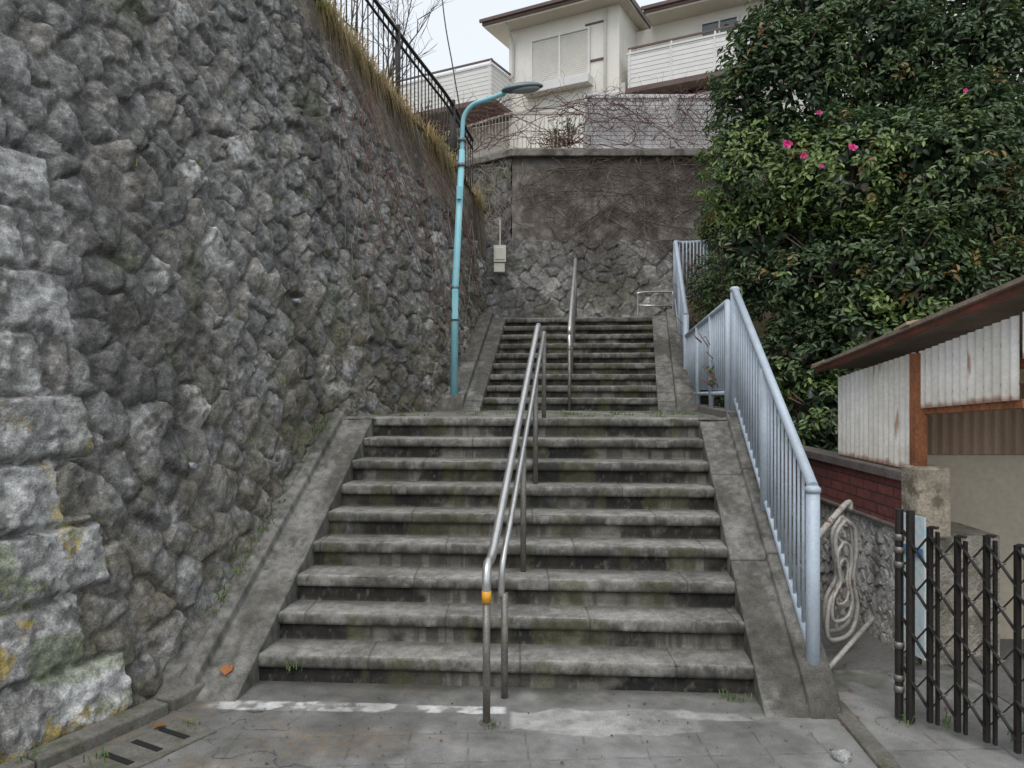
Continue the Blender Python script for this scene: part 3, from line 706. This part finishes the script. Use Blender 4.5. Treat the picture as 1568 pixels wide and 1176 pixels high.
m = MB(); m.tube([H(-.35, -.06, 11.2), H(-.35, -.06, 5.7)], .035, 8); m.tube(bez([H(-3.0, -.5, 11.3), H(-2.95, -.3, 11.1), H(-2.95, -.06, 10.9), H(-2.95, -.06, 10)], 4), .035, 8); hb(m, -3.1, 0, -.03, -.004, 9.02, 9.08)
m.done("downpipes", M_side, hs)
m = MB(); hb(m, -.9, -.35, -.03, -.004, 9.98, 10.03); hb(m, -.9, -.35, -.03, -.004, 10.92, 10.96); m.done("brackets", M_roof, hs)

# ---------------------------------------------------------------- street lamp
e = empty("street_lamp")
m = MB(); m.tube([(-.70, 8.85, 1.5), (-.68, 8.85, 3.0), (-.60, 8.85, 4.65)], [.046, .043, .036], 14)
m.tube([(-.70, 8.85, 1.53), (-.70, 8.85, 1.62)], .058, 14)
m.done("pole", M_turq, e, smooth=True)
m = MB(); m.tube(bez([(-.60, 8.85, 4.60), (-.595, 8.84, 4.85), (-.57, 8.82, 5.05), (-.46, 8.78, 5.17), (-.28, 8.74, 5.22), (-.08, 8.68, 5.27)], 6), .027, 12); m.done("arm", M_turq, e, smooth=True)
def ell(name, c, r, mat, parent, rot=0, nseg=20):
    a = np.linspace(0, 2*math.pi, nseg); b = np.linspace(-math.pi/2, math.pi/2, 12); Aa, Bb = np.meshgrid(a, b, indexing='ij')
    x = np.cos(Aa)*np.cos(Bb)*r[0]; y = np.sin(Aa)*np.cos(Bb)*r[1]; z = np.sin(Bb)*r[2]; z = np.where(z < 0, z*.45, z)
    X = x*math.cos(rot)-z*math.sin(rot); Z = x*math.sin(rot)+z*math.cos(rot)
    return grid(name, np.stack([X+c[0], y+c[1], Z+c[2]], -1), mat, None, parent=parent, flip=True)
ell("head", (.12, 8.63, 5.30), (.25, .11, .065), M_lamp, e, .12)
ell("lens", (.16, 8.63, 5.285), (.17, .085, .07), mat_proc("lamp_lens", (.35, .38, .38), .2, var=.05, bump=0), e, .12)
m = MB()
for z, xx in ((2.98, -.68), (2.72, -.684), (2.60, -.686), (4.45, -.612), (4.75, -.60)): m.tube([(xx, 8.85, z), (xx, 8.85, z+.04)], .050, 12)
m.done("straps", M_lamp, e, smooth=True)
m = MB(); m.box(-.71, -.645, 8.785, 8.80, 2.62, 2.98); m.box(-.66, -.60, 8.78, 8.81, 4.05, 4.2); m.done("label_plate", M_turq, e)
m = MB(); m.tube(bez([(-.60, 8.85, 4.75), (-.62, 8.87, 5.1), (-.72, 9.0, 5.7), (-.88, 9.3, 6.7), (-1.1, 10, 9.0)], 6), .008, 6); m.tube(bez([(-.60, 8.85, 4.72), (-.7, 8.9, 4.66), (-.8, 8.95, 4.9)], 6), .008, 6); m.done("cable", M_black, e, smooth=True)
e = empty("meter_box")
m = MB(); m.box(-.30, -.10, 12.18, 12.33, 3.86, 4.14); m.box(-.28, -.12, 12.168, 12.18, 3.90, 4.10); m.done("case", M_box, e, bevel=.012)
m = MB(); m.box(-.30, -.12, 12.2, 12.36, 3.70, 3.85); m.tube([(-.2, 12.3, 4.14), (-.2, 12.33, 4.6)], .012, 6); m.done("base_and_conduit", M_box, e, bevel=.01)

# ---------------------------------------------------------------- foliage
def leaves(name, pos, nrm, size, col, mat, parent=None, width=.42, fold=.18):
    n = len(pos); rnd = R
    nrm = nrm/(np.linalg.norm(nrm, axis=1, keepdims=True)+1e-9)
    a = rnd.randn(n, 3); tdir = a-nrm*(a*nrm).sum(1, keepdims=True); tdir /= np.linalg.norm(tdir, axis=1, keepdims=True)
    b = np.cross(nrm, tdir); s = size[:, None]
    P = np.empty((n, 6, 3))
    P[:, 0] = pos; P[:, 1] = pos+tdir*s-nrm*s*.12
    P[:, 2] = pos+tdir*s*.30+b*s*width*.5+nrm*s*fold*.7; P[:, 3] = pos+tdir*s*.70+b*s*width*.42+nrm*s*fold*.5
    P[:, 4] = pos+tdir*s*.30-b*s*width*.5+nrm*s*fold*.7; P[:, 5] = pos+tdir*s*.70-b*s*width*.42+nrm*s*fold*.5
    i = np.arange(n)*6
    Fc = np.concatenate([np.stack([i, i+2, i+3, i+1], 1), np.stack([i, i+1, i+5, i+4], 1)])
    c = np.repeat(col[:, None], 6, 1)
    return mesh_np(name, P, Fc, mat, c, True, parent)
def rosettes(cen, outd, k, spread, rs):
    n = len(cen); c = np.repeat(cen, k, 0); o = np.repeat(outd, k, 0)
    j = rs.randn(n*k, 3); j /= np.linalg.norm(j, axis=1, keepdims=True)
    pos = c+j*spread*rs.rand(n*k, 1)
    nr = o*.6+j*.55+np.array([0, 0, .55])+rs.randn(n*k, 3)*.25
    return pos, nr
blobs = [(3.20, 8.5, 5.25, 1.02), (4.1, 8.6, 5.5, 1.15), (5.1, 8.5, 5.4, 1.15), (2.92, 8.3, 4.2, .90), (3.56, 7.9, 4.0, .95), (4.34, 7.6, 3.9, .95),
         (2.82, 8.3, 3.25, .70), (3.35, 7.7, 2.95, .80), (3.92, 7.3, 2.9, .72), (3.05, 7.7, 2.05, .56), (3.50, 7.4, 2.35, .62), (3.02, 7.4, 1.5, .45), (4.25, 9.0, 6.3, 1.15),
         (5.4, 9.0, 6.5, 1.3), (4.95, 7.6, 3.5, .62), (4.85, 7.9, 4.4, .85), (3.45, 8.7, 6.05, .75), (3.3, 7.3, 1.1, .4), (4.7, 7.2, 2.8, .5), (5.9, 8.6, 4.5, .8),
         (2.72, 8.4, 4.85, .55), (2.62, 8.6, 3.7, .5), (2.85, 8.3, 5.55, .45)]
def crown():
    tree = empty("camellia_tree"); rs = np.random.RandomState(5)
    C_, O_ = [], []
    for bi, (x, y, z, r) in enumerate(blobs):
        n = int(r*r*640)
        d = rs.randn(n, 3); d /= np.linalg.norm(d, axis=1, keepdims=True)
        az = np.arctan2(d[:, 1], d[:, 0]); lump = fbm(az*1.6+bi*7, d[:, 2]*2.6+bi*3, 90+bi, 3)
        rad = r*(.82+.60*(lump-.45))*(1-.30*rs.rand(n)**2)
        c = np.array([x, y, z])+d*rad[:, None]*np.array([1, .85, 1])
        keep = d[:, 1] < .6
        C_.append(c[keep]); O_.append(d[keep])
    C0 = np.concatenate(C_); O0 = np.concatenate(O_)
    keep = np.ones(len(C0), bool)
    for (x, y, z, r) in blobs:
        q = np.linalg.norm((C0-np.array([x, y, z]))/np.array([1, .85, 1]), axis=1)/r
        keep &= q > .50
    gp = fbm(C0[:, 0]*2.4+C0[:, 1], C0[:, 2]*2.4, 71, 3); keep &= gp > .33
    C0 = C0[keep]; O0 = O0[keep]
    pos, nr = rosettes(C0, O0, 11, .11, rs)
    n = len(pos)
    v = np.repeat(rs.rand(len(C0)), 11)*.5+rs.rand(n)*.5
    tone = fbm(pos[:, 0]*1.4, pos[:, 2]*1.4+pos[:, 1], 73, 3)
    col = mix3((.042, .080, .036), (.115, .175, .068), np.clip(v*.8+sst(.4, .65, tone)*.45-.1, 0, 1))
    new = np.repeat((rs.rand(len(C0)) < .06+.65*(sst(.46, .60, fbm(C0[:, 0]*1.1+4, C0[:, 2]*1.3, 75, 2)))*(C0[:, 2] < 4.7)), 11)
    col = np.where(new[:, None], mix3((.14, .22, .065), (.26, .35, .115), rs.rand(n)), col)
    red = np.repeat(rs.rand(len(C0)) < .02, 11); col = np.where(red[:, None], np.array([.26, .17, .06]), col)
    size = .052+.038*rs.rand(n)
    leaves("foliage", pos, nr, size, col, M_leaf, tree)
    C2 = []
    for (x, y, z, r) in blobs:
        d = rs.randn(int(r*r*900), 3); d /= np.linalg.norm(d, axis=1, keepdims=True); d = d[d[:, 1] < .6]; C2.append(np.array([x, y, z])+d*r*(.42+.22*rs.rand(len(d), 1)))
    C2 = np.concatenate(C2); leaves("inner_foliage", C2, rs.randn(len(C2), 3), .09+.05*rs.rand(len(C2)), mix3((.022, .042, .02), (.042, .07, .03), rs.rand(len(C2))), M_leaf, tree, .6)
    m = MB(); fork = Vector((3.85, 8.5, 2.6))
    m.tube(bez([(3.9, 8.6, .9), (3.95, 8.6, 1.7), fork], 5), [.16-.004*i for i in range(11)], 12)
    for (x, y, z, r) in blobs:
        mid = fork.lerp(Vector((x, y, z)), .5)+Vector((random.uniform(-.2, .2), random.uniform(-.1, .2), -.15))
        pts = bez([fork-Vector((0, 0, .1)), mid, Vector((x, y, z))], 6); m.tube(pts, [.075*(1-.75*i/(len(pts)-1)) for i in range(len(pts))], 8)
        for q in range(7):
            d = Vector((random.gauss(0, 1), random.gauss(0, 1), random.gauss(.2, 1))).normalized()*r*.85
            p = Vector((x, y, z)); m.tube([p, p+d*.5+Vector((0, 0, .04)), p+d], [.02, .013, .006], 5)
    m.done("trunk_and_limbs", M_bark, tree, smooth=True)
    fl = MB(); rr = random.Random(4)
    spots = [(2.78, 7.45, 4.27, .060), (2.93, 7.42, 4.14, .045), (3.12, 7.50, 4.60, .035), (3.02, 7.20, 3.97, .03), (3.22, 6.98, 4.08, .050), (3.75, 7.8, 5.95, .035), (4.1, 6.68, 4.5, .028)]
    for x, y, z, r in spots:
        p = Vector((x, y, z)); tl = rr.uniform(-.5, .5)
        for q in range(9):
            a = q*6.283/5+(.3 if q > 4 else 0); k_ = 1 if q < 5 else .6
            d = Vector((math.cos(a)*.85, -.25-.5*(q > 4), math.sin(a)*.7+tl*.2)); t = Vector((-math.sin(a), rr.uniform(-.3, .3), math.cos(a))); L = r*rr.uniform(.75, 1.1)*k_
            fl.poly([p, p+d*L*.6+t*L*.42, p+d*L*1.1+t*L*.2, p+d*L*1.1-t*L*.2, p+d*L*.6-t*L*.42])
    fl.done("flowers", M_pink, tree)
crown()
def shrub(name, blobs_, n, cols, size, seed, twigs=True):
    rs = np.random.RandomState(seed); e = empty(name); P = []; O = []
    for (x, y, z, r) in blobs_:
        d = rs.randn(n, 3); d /= np.linalg.norm(d, axis=1, keepdims=True); P.append(np.array([x, y, z])+d*r*rs.rand(n, 1)**.5); O.append(d)
    P = np.concatenate(P); O = np.concatenate(O)
    pos, nr = rosettes(P, O, 5, size*1.2, rs); col = mix3(cols[0], cols[1], rs.rand(len(pos)))
    leaves("foliage", pos, nr, size*(.7+.6*rs.rand(len(pos))), col, M_leaf, e)
    if twigs:
        m = MB(); rr = random.Random(seed)
        for (x, y, z, r) in blobs_:
            for q in range(22):
                d = Vector((rr.gauss(0, .8), rr.gauss(0, .8), abs(rr.gauss(.6, .5)))).normalized()*r*rr.uniform(.9, 1.35); p = Vector((x, y, z-r*.9))
                m.tube([p, p+d*.6, p+d*1.3+Vector((0, 0, .1))], [.012, .008, .004], 5)
        m.done("twigs", M_viner, e, smooth=True)
shrub("garden_shrub", [(-1.35, 13.9, 6.65, .5), (-1.75, 14.2, 6.9, .45), (-1.0, 13.6, 6.4, .35)], 50, ((.08, .12, .05), (.24, .17, .10)), .06, 31)
shrub("garden_shrub", [(1.0, 13.1, 6.4, .35), (.75, 13.1, 6.15, .25)], 40, ((.09, .15, .05), (.2, .27, .1)), .06, 32)
shrub("climbing_plant", [(2.25, 7.75, 2.25, .22), (2.2, 7.5, 1.95, .18), (2.35, 8.2, 2.4, .25)], 30, ((.08, .15, .05), (.16, .25, .08)), .06, 33)
shrub("bank_bushes", [(2.75, 9.8, 2.6, .45), (2.9, 10.6, 3.3, .45), (3.0, 9.3, 2.0, .5), (2.7, 8.8, 1.7, .35), (3.4, 11.2, 3.8, .5), (2.75, 8.0, 1.5, .35)], 260, ((.04, .08, .032), (.12, .18, .06)), .065, 34)

# bare tree behind the fence at upper left
def bare_tree():
    rr = random.Random(12); m = MB()
    def br(p, d, L, r, dep):
        q = p+d*L*.5+Vector((rr.gauss(0, .05), rr.gauss(0, .05), 0))*L; e_ = p+d*L; m.tube([p, q, e_], [r, r*.8, r*.6], 6)
        if dep == 0: return
        for i in range(3 if dep > 1 else 4):
            nd = (d+Vector((rr.gauss(0, .5), rr.gauss(0, .5), rr.gauss(.15, .35)))).normalized(); br(e_ if i < 2 else q, nd, L*rr.uniform(.55, .8), r*.55, dep-1)
    br(Vector((-3.4, 14.5, 5.0)), Vector((.12, 0, 1)), 2.2, .07, 5); br(Vector((-3.4, 14.5, 6.4)), Vector((.6, -.1, .8)).normalized(), 1.5, .04, 4)
    m.done("bare_tree", M_bark, smooth=True)
bare_tree()

def tufts(name, pts, nb, h, col1, col2, seed, wd=.0035, droop=None):
    rs = np.random.RandomState(seed); V = []; Cc = []
    for (x, y, z, s) in pts:
        for i in range(nb):
            a = rs.rand()*6.28; l = h*s*(.5+rs.rand()*.8); b = np.array([x+rs.randn()*.03, y+rs.randn()*.03, z]); d = np.array([math.cos(a), math.sin(a), 0])
            w = np.array([-d[1], d[0], 0])*wd; k = .3+.7*rs.rand()
            if droop is not None and rs.rand() < .65:
                d = np.array(droop)+rs.randn(3)*.35; w = np.array([.2, 1, 0])*wd; p1 = b+d*l*.35+np.array([0, 0, l*.18]); p2 = b+d*l*.65+np.array([0, 0, -l*(.3+.7*rs.rand())])
            else:
                p1 = b+d*l*.25*k+np.array([0, 0, l*.55]); p2 = b+d*l*.75*k+np.array([0, 0, l*(.95-.45*k)])
            V += [b-w, b+w, p1+w*.8, p1-w*.8, p1-w*.8, p1+w*.8, p2+w*.15, p2-w*.15]
            c = mix3(col1, col2, np.array(rs.rand())); Cc += [c]*8
    V = np.array(V); n = len(V)//4; return mesh_np(name, V, np.arange(n*4).reshape(-1, 4), M_grass, np.array(Cc), False)
rs = np.random.RandomState(3); pts = []; ptg = []
for u in np.arange(4.8, U[-1]-.3, .022):
    den = float(fbm(np.array(u*1.1), np.array(2.), 5))
    if den < .38: continue
    _, t = station(np.array([u])); t = t[0]
    q = (t[0]+.05-rs.rand()*.12, t[1]+rs.randn()*.03, t[2]-.03, .5+rs.rand()+1.2*(den-.4))
    (ptg if rs.rand() < .2 else pts).append(q)
tufts("dry_grass", pts, 20, .30, (.66, .50, .28), (.40, .31, .16), 8, .006, (.55, -.25, 0))
tufts("green_grass", ptg, 20, .24, (.18, .28, .08), (.30, .32, .12), 18, .006, (.55, -.25, 0))
pts = []
for i in range(150):
    u = rs.uniform(3, U[-1]-.3); i_ = min(NU-1, int(u/U[-1]*NU)); k_ = rs.rand()**1.6; p = f_[i_]+(t_[i_]-f_[i_])*k_; pts.append((p[0]+.05, p[1]-.02, p[2], rs.uniform(.3, .9)))
tufts("wall_weeds", pts, 7, .12, (.11, .18, .05), (.2, .24, .09), 9)
pts = [(-1.72, 3.95, .01, .6), (-1.35, 4.5, .1, .7), (-2.0, 3.6, .01, .7), (-1.95, 3.45, .01, .6), (-2.3, 3.5, .05, .8), (1.25, 4.3, .01, .6), (1.32, 4.28, .01, .5), (-.1, 3.95, .01, .4), (.35, 5.9, .85, .4), (2.35, 3.95, .01, .9), (2.6, 3.8, .01, .9), (2.9, 3.6, .01, .9), (2.15, 4.0, .01, .7)]
for i in range(60): x = rs.uniform(-1.8, 1.9); pts.append((x, 7.0+rs.uniform(0, 1.9), 1.53, .35))
for i in range(26): q = rs.uniform(0, 8); p = A.L(q); pts.append((p[0]-.38+rs.randn()*.02, p[1], .17*(q+1)+.07, .5))
tufts("ground_weeds", pts, 14, .10, (.09, .17, .05), (.18, .23, .08), 10)

rs = np.random.RandomState(15); n = 16
pp = np.stack([rs.uniform(1.75, 2.5, n), rs.uniform(3.9, 6.3, n), np.full(n, .02)], -1)
leaves("fallen_leaves", pp, np.tile([0, 0, 1.], (n, 1))+rs.randn(n, 3)*.15, .025+.02*rs.rand(n), mix3((.20, .08, .05), (.26, .05, .08), rs.rand(n)), M_grass)
n = 260; pp = np.stack([rs.uniform(-2.2, 1.7, n), rs.uniform(3.0, 4.4, n), np.full(n, .014)], -1)
leaves("ground_litter", pp, np.tile([0, 0, 1.], (n, 1))+rs.randn(n, 3)*.2, .008+.014*rs.rand(n)**2, mix3((.09, .06, .035), (.22, .15, .08), rs.rand(n)), M_grass, width=.6)
leaves("dead_leaf", np.array([[-1.72, 4.42, .10], [-1.9, 3.9, .03]]), np.array([[0, -.6, 1.], [0, 0, 1.]]), np.array([.09, .07]), np.array([[.45, .17, .06], [.25, .13, .05]]), M_grass, width=.8)

# ---------------------------------------------------------------- right bank, rubble wall, brick wall, shed, gate
def bank():
    xs = np.linspace(2.75, 12, 70); ys = np.linspace(6.9, 12.5, 60); X, Y = np.meshgrid(xs, ys, indexing='ij')
    Z = np.clip(.2+(Y-6.9)*.55+(X-2.75)*.45, 0, 3.2+.55*(X-2.75)); Z = np.minimum(Z, 6.2)+(fbm(X*2, Y*2, 88)-.5)*.3
    grid("bank_terrain", np.stack([X, Y, Z], -1), M_conc, mix3((.05, .04, .025), (.10, .085, .05), fbm(X*4, Y*4, 89)), flip=True)
bank()
wallgrid("side_masonry_wall", (6.4, 11.2), (6.4, 6.0), 0.5, 7.2, 'stone', 470, .25, 260, 300)
rw = empty("rubble_wall")
o = wallgrid("face", (2.66, 7.6), (2.66, 4.82), -.1, .86, 'stone', 450, .03, 420, 150, cell=.085, pale=.16, amp=.45); o.parent = rw
M_pale = mat_proc("pale_rubble", (.34, .31, .26), .95, var=.35, scales=(8, 60), bump=1, bscale=40, bdist=.02, second=(.16, .15, .11), sfac=(.5, .62), sscale=5)
m = MB(); m.box(2.69, 3.2, 4.84, 7.6, -.05, .85); m.done("core", M_pale, rw)
bwall = empty("brick_wall")
m = MB(); m.box(2.67, 2.80, 5.02, 7.7, .86, 1.18); m.done("bricks", M_brick, bwall)
m = MB(); m.box(2.64, 2.84, 5.02, 7.7, 1.182, 1.25); m.box(2.645, 2.835, 5.02, 7.7, .84, .868); m.done("cap", mat_proc("cap_stone", (.14, .12, .11), .9, var=.4, scales=(6, 50), bump=.6), bwall, bevel=.008)
m = MB(); m.box(2.64, 2.86, 4.80, 5.015, .84, 1.30); m.done("end_pillar", mat_proc("pillar_conc", (.40, .35, .27), .95, var=.4, scales=(7, 60), bump=1., bdist=.01, second=(.18, .15, .11), sfac=(.5, .62), sscale=9), bwall, bevel=.015)
e = empty("notice_sign"); m = MB(); m.vec((2.58, 4.86, .10), (.035, -.20, 0), (-.012, -.003, 0), (0, 0, .90)); m.done("board", M_sign, e)
m = MB(); m.vec((2.560, 4.85, .74), (.034, -.19, 0), (-.003, 0, 0), (0, 0, .06)); m.done("heading", mat_proc("sign_heading", (.08, .22, .45), .5, var=.05, bump=0), e)

sh = empty("corrugated_shed")
def corr(name, p0, p1, zb0, zt0, zb1, zt1, mat, amp=.010, wl=.075, rustc=True, parent=sh, sd=1):
    p0 = np.array(p0, float); p1 = np.array(p1, float); L = np.linalg.norm(p1-p0); d = (p1-p0)/L; nn = np.array([d[1], -d[0]])
    n = int(L/wl*14); m_ = 80; a = np.linspace(0, L, n)[:, None]; w = np.linspace(0, 1, m_)[None]
    zb = zb0+(zb1-zb0)*a/L; zt = zt0+(zt1-zt0)*a/L; Z = zb+(zt-zb)*w; Aa = a+0*w
    D = np.sin(Aa/wl*6.283)*amp
    P = np.stack([p0[0]+d[0]*Aa+nn[0]*D, p0[1]+d[1]*Aa+nn[1]*D, Z], -1)
    c = mix3((.88, .86, .82), (.76, .73, .67), sst(.4, .65, fbm(Aa*7, Z*1.5, sd)))
    if rustc:
        c = mix3(c, (.66, .60, .50), sst(.25, .0, Z-zb)*.4)
        r1 = sst(.045, .0, Z-zb+.05*(fbm(Aa*20, Z*3, sd+1)-.5)); c = mix3(c, (.26, .10, .05), r1*.85)
        r2 = sst(.72, .80, fbm(Aa*16, Z*2.0, sd+2)); c = mix3(c, (.36, .16, .08), r2*.8)
        bt = np.abs(((Aa/(wl*2)) % 1)-.5); z1_ = zb+.09
        c = mix3(c, (.14, .05, .025), sst(.022, .010, np.sqrt((bt*wl*2)**2+((Z-z1_-.22))**2))*1.)
        c = mix3(c, (.14, .05, .025), sst(.022, .010, np.sqrt((bt*wl*2)**2+((Z-z1_))**2))*1.)
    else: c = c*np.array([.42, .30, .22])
    return grid(name, P, mat, c, parent=parent)
corr("side_sheet_back", (2.72, 6.15), (2.72, 4.98), 1.26, 1.90, 1.26, 2.06, M_corr, sd=3)
corr("side_sheet_front", (2.72, 4.93), (2.72, 3.95), 1.68, 2.06, 1.76, 2.22, M_corr, sd=6)
corr("end_sheet", (2.72, 3.93), (4.8, 3.93), 1.98, 2.23, 1.98, 2.23, M_corr, sd=9)
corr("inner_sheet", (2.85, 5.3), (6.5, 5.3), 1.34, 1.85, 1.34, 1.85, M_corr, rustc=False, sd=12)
m = MB(); m.box(2.84, 6.5, 5.33, 5.45, 0, 1.335); m.done("back_wall", M_beige, sh)
m = MB(); m.box(2.68, 2.76, 4.90, 4.98, 1.30, 2.05); m.beam((2.76, 5.0, 1.66), (2.76, 3.95, 1.74), .05, .05); m.beam((2.76, 3.97, 1.96), (4.8, 3.97, 1.96), .08, .06); m.done("rusty_posts", M_rust, sh, bevel=.004)
m = MB(); m.beam((2.62, 6.3, 1.965), (2.62, 3.72, 2.345), .05, .035); m.beam((2.62, 3.72, 2.33), (4.9, 3.72, 2.33), .05, .09); m.beam((2.80, 3.80, 2.15), (4.9, 3.80, 2.15), .10, .10); m.box(2.86, 2.96, 3.86, 3.92, 1.75, 2.14); m.done("red_fascia", M_rustr, sh, bevel=.004)
m = MB(); m.vec((2.56, 6.32, 1.975), (2.5, 0, 0), (0, -2.64, .39), (0, 0, .025)); m.done("roof_sheet", mat_proc("old_roof", (.24, .19, .15), .8, var=.35, scales=(4, 40), bump=.5), sh)
m = MB(); m.vec((2.55, 6.05, 2.02), (.16, .02, .01), (.02, .28, -.03), (0, 0, .022)); m.vec((2.54, 4.75, 2.225), (.12, .01, .02), (.03, .22, -.03), (0, 0, .022))
m.done("loose_boards", mat_proc("board", (.40, .31, .20), .9, var=.3, bump=.5), sh, bevel=.003)
m = MB(); m.box(2.86, 6.0, 4.1, 5.3, .0, .012); m.done("shed_floor", M_ground, sh)

ga = empty("folding_gate")
G0 = Vector((2.14, 4.02, 0)); gd = Vector((.60, -.80, 0)).normalized()
def gp(s, z): p = G0+gd*s; p.z = z; return p
m = MB()
for s in (-.03, .03): m.tube([gp(s, .02), gp(s, 1.16)], .022, 10)
sN = 12; dz = .135
for i in range(sN):
    s = .13+dz*i; ztop = 1.085 if i % 2 == 0 else 1.06
    m.beam(gp(s, .05), gp(s, ztop), .024, .024); m.beam(gp(s+.038, .05), gp(s+.038, ztop-.02), .016, .016)
    m.beam(gp(s, ztop+.001), gp(s+.04, ztop+.001), .03, .012, up=(0, 0, 1))
for i in range(-1, sN):
    s = .13+dz*i
    for z in (.12, .38, .64, .86):
        nx = Vector((-gd.y, gd.x, 0))*.013
        m.beam(gp(s, z)+nx, gp(s+dz, z+.19)+nx, .006, .024, up=nx); m.beam(gp(s, z+.19)-nx, gp(s+dz, z)-nx, .006, .024, up=nx)
m.done("lattice", M_black, ga, smooth=False)
m = MB()
for z in (.16, .22, .40, .84, .92, .99): m.tube([gp(-.03, z), gp(-.03, z+.035)], .027, 10)
m.done("hinge_rings", M_steel2, ga, smooth=True)
m = MB()
for i in range(sN):
    for z in (.12, .38, .64, .86): m.tube([gp(.13+dz*i+dz/2, z+.095)-Vector((.016, .010, 0)), gp(.13+dz*i+dz/2, z+.095)+Vector((.02, .012, 0))], .009, 8)
m.done("rivets", M_steel2, ga)

# old folded pipe frame leaning behind the post
e = empty("bent_pipe_frame"); M_pipe = mat_proc("old_painted_pipe", (.46, .44, .40), .55, .2, var=.3, scales=(8, 50), bump=.3, second=(.18, .09, .05), sfac=(.56, .66), sscale=8)
m = MB()
def loop(dx, dy, k, r=.016):
    c = Vector((2.24+dx, 5.0+dy, .50)); pts = []
    for (x, z) in ((.02, .42), (.10, .36), (.12, .20), (.09, .02), (.13, -.18), (.08, -.34), (-.04, -.38), (-.13, -.34), (-.12, -.14), (-.03, .0), (-.05, .16), (-.06, .32), (.02, .42)):
        pts.append(c+Vector((x*k, x*k*.5, z*k)))
    m.tube(bez(pts, 5), r, 8)
loop(0, 0, 1.0); loop(.05, .16, .98)
loop(-.01, -.02, .66, .012); loop(.0, .0, .38, .010)
for z in (-.28, -.08, .16, .34): m.tube([(2.18, 4.96, .5+z), (2.27, 5.14, .5+z+.01)], .010, 8)
m.tube(bez([(1.86, 4.62, .74), (1.88, 4.66, .80), (2.05, 4.84, .90), (2.30, 5.06, 1.03), (2.33, 5.08, .98)], 5), .020, 8)
m.tube(bez([(1.88, 4.64, .78), (1.92, 4.70, .6), (1.95, 4.8, .3), (2.0, 4.84, .1)], 5), .015, 8)
m.tube([(1.95, 4.62, .03), (2.45, 5.0, .26)], .016, 8)
m.done("pipes", M_pipe, e, smooth=True)

m = MB(); m.vec((1.80, 4.25, -.02), (.10, 0, 0), (-.06, -.9, 0), (0, 0, .05)); m.done("edge_kerb", gm_, bevel=.01)
def rock(name, c, r, sd, col):
    a = np.linspace(0, 2*math.pi, 40); b = np.linspace(-math.pi/2, math.pi/2, 22); Aa, Bb = np.meshgrid(a, b, indexing='ij')
    k = .6+.8*fbm(np.cos(Aa)*2+4, np.sin(Aa)*2+Bb*2, sd); P = np.stack([c[0]+np.cos(Aa)*np.cos(Bb)*r*k, c[1]+np.sin(Aa)*np.cos(Bb)*r*k, c[2]+np.sin(Bb)*r*.6*k], -1)
    grid(name, P, M_rock, np.full(P.shape, 1.)*np.array(col), flip=True)
rock("loose_stone", (1.62, 3.62, .02), .045, 2, (.24, .24, .235)); rock("loose_stone", (2.28, 5.9, .04), .09, 6, (.15, .14, .12)); rock("loose_stone", (-1.0, 8.7, 1.56), .07, 8, (.4, .4, .39))
wp = empty("weep_pipes"); m = MB()
for (u, z) in ((U[1]+.05, 2.35), (U[1]+.0, 3.75), (U[2]+.25, 1.30), (U[3]-.3, 2.6), (U[4], 2.9)):
    i_ = min(NU-1, int(u/U[-1]*NU)); f = f_[i_]; t = t_[i_]; p = Vector(f+(t-f)*((z-f[2])/(t[2]-f[2]))); m.tube([p, p+Vector((.09, -.03, .0))], .02, 10)
m.done("pipes", mat_proc("pvc", (.30, .32, .36), .5, var=.1, bump=0), wp, smooth=True)

# ---------------------------------------------------------------- light, world, camera
w = bpy.data.worlds.new("World"); SC.world = w; w.use_nodes = True; nt = w.node_tree
bg = nt.nodes["Background"]; sky = nt.nodes.new("ShaderNodeTexSky"); sky.sky_type = 'NISHITA'; sky.sun_disc = False
EL = math.radians(58); AZ = math.radians(200)
sky.sun_elevation = EL; sky.sun_rotation = AZ; sky.dust_density = 4; sky.air_density = 1.2
mx = nt.nodes.new("ShaderNodeMix"); mx.data_type = 'RGBA'; mx.inputs[0].default_value = .80
nt.links.new(sky.outputs[0], mx.inputs[6]); mx.inputs[7].default_value = (8.4, 8.9, 9.4, 1)
nt.links.new(mx.outputs[2], bg.inputs[0]); bg.inputs[1].default_value = .125
sl = bpy.data.lights.new("sun", 'SUN'); sl.energy = 1.4; sl.angle = math.radians(40); sl.color = (1, .97, .93)
so = bpy.data.objects.new("sun", sl); COL.objects.link(so)
d = Vector((math.sin(AZ)*math.cos(EL), math.cos(AZ)*math.cos(EL), math.sin(EL)))
so.rotation_euler = d.to_track_quat('Z', 'Y').to_euler()
cam = bpy.data.cameras.new("camera"); co = bpy.data.objects.new("camera", cam); COL.objects.link(co)
cam.sensor_width = 36; cam.lens = 25.94; cam.clip_end = 1500; co.location = (0, 0, 1.845); co.rotation_euler = (math.radians(90), 0, 0)
SC.camera = co
SC.view_settings.view_transform = 'Standard'; SC.view_settings.look = 'None'; SC.view_settings.exposure = 0
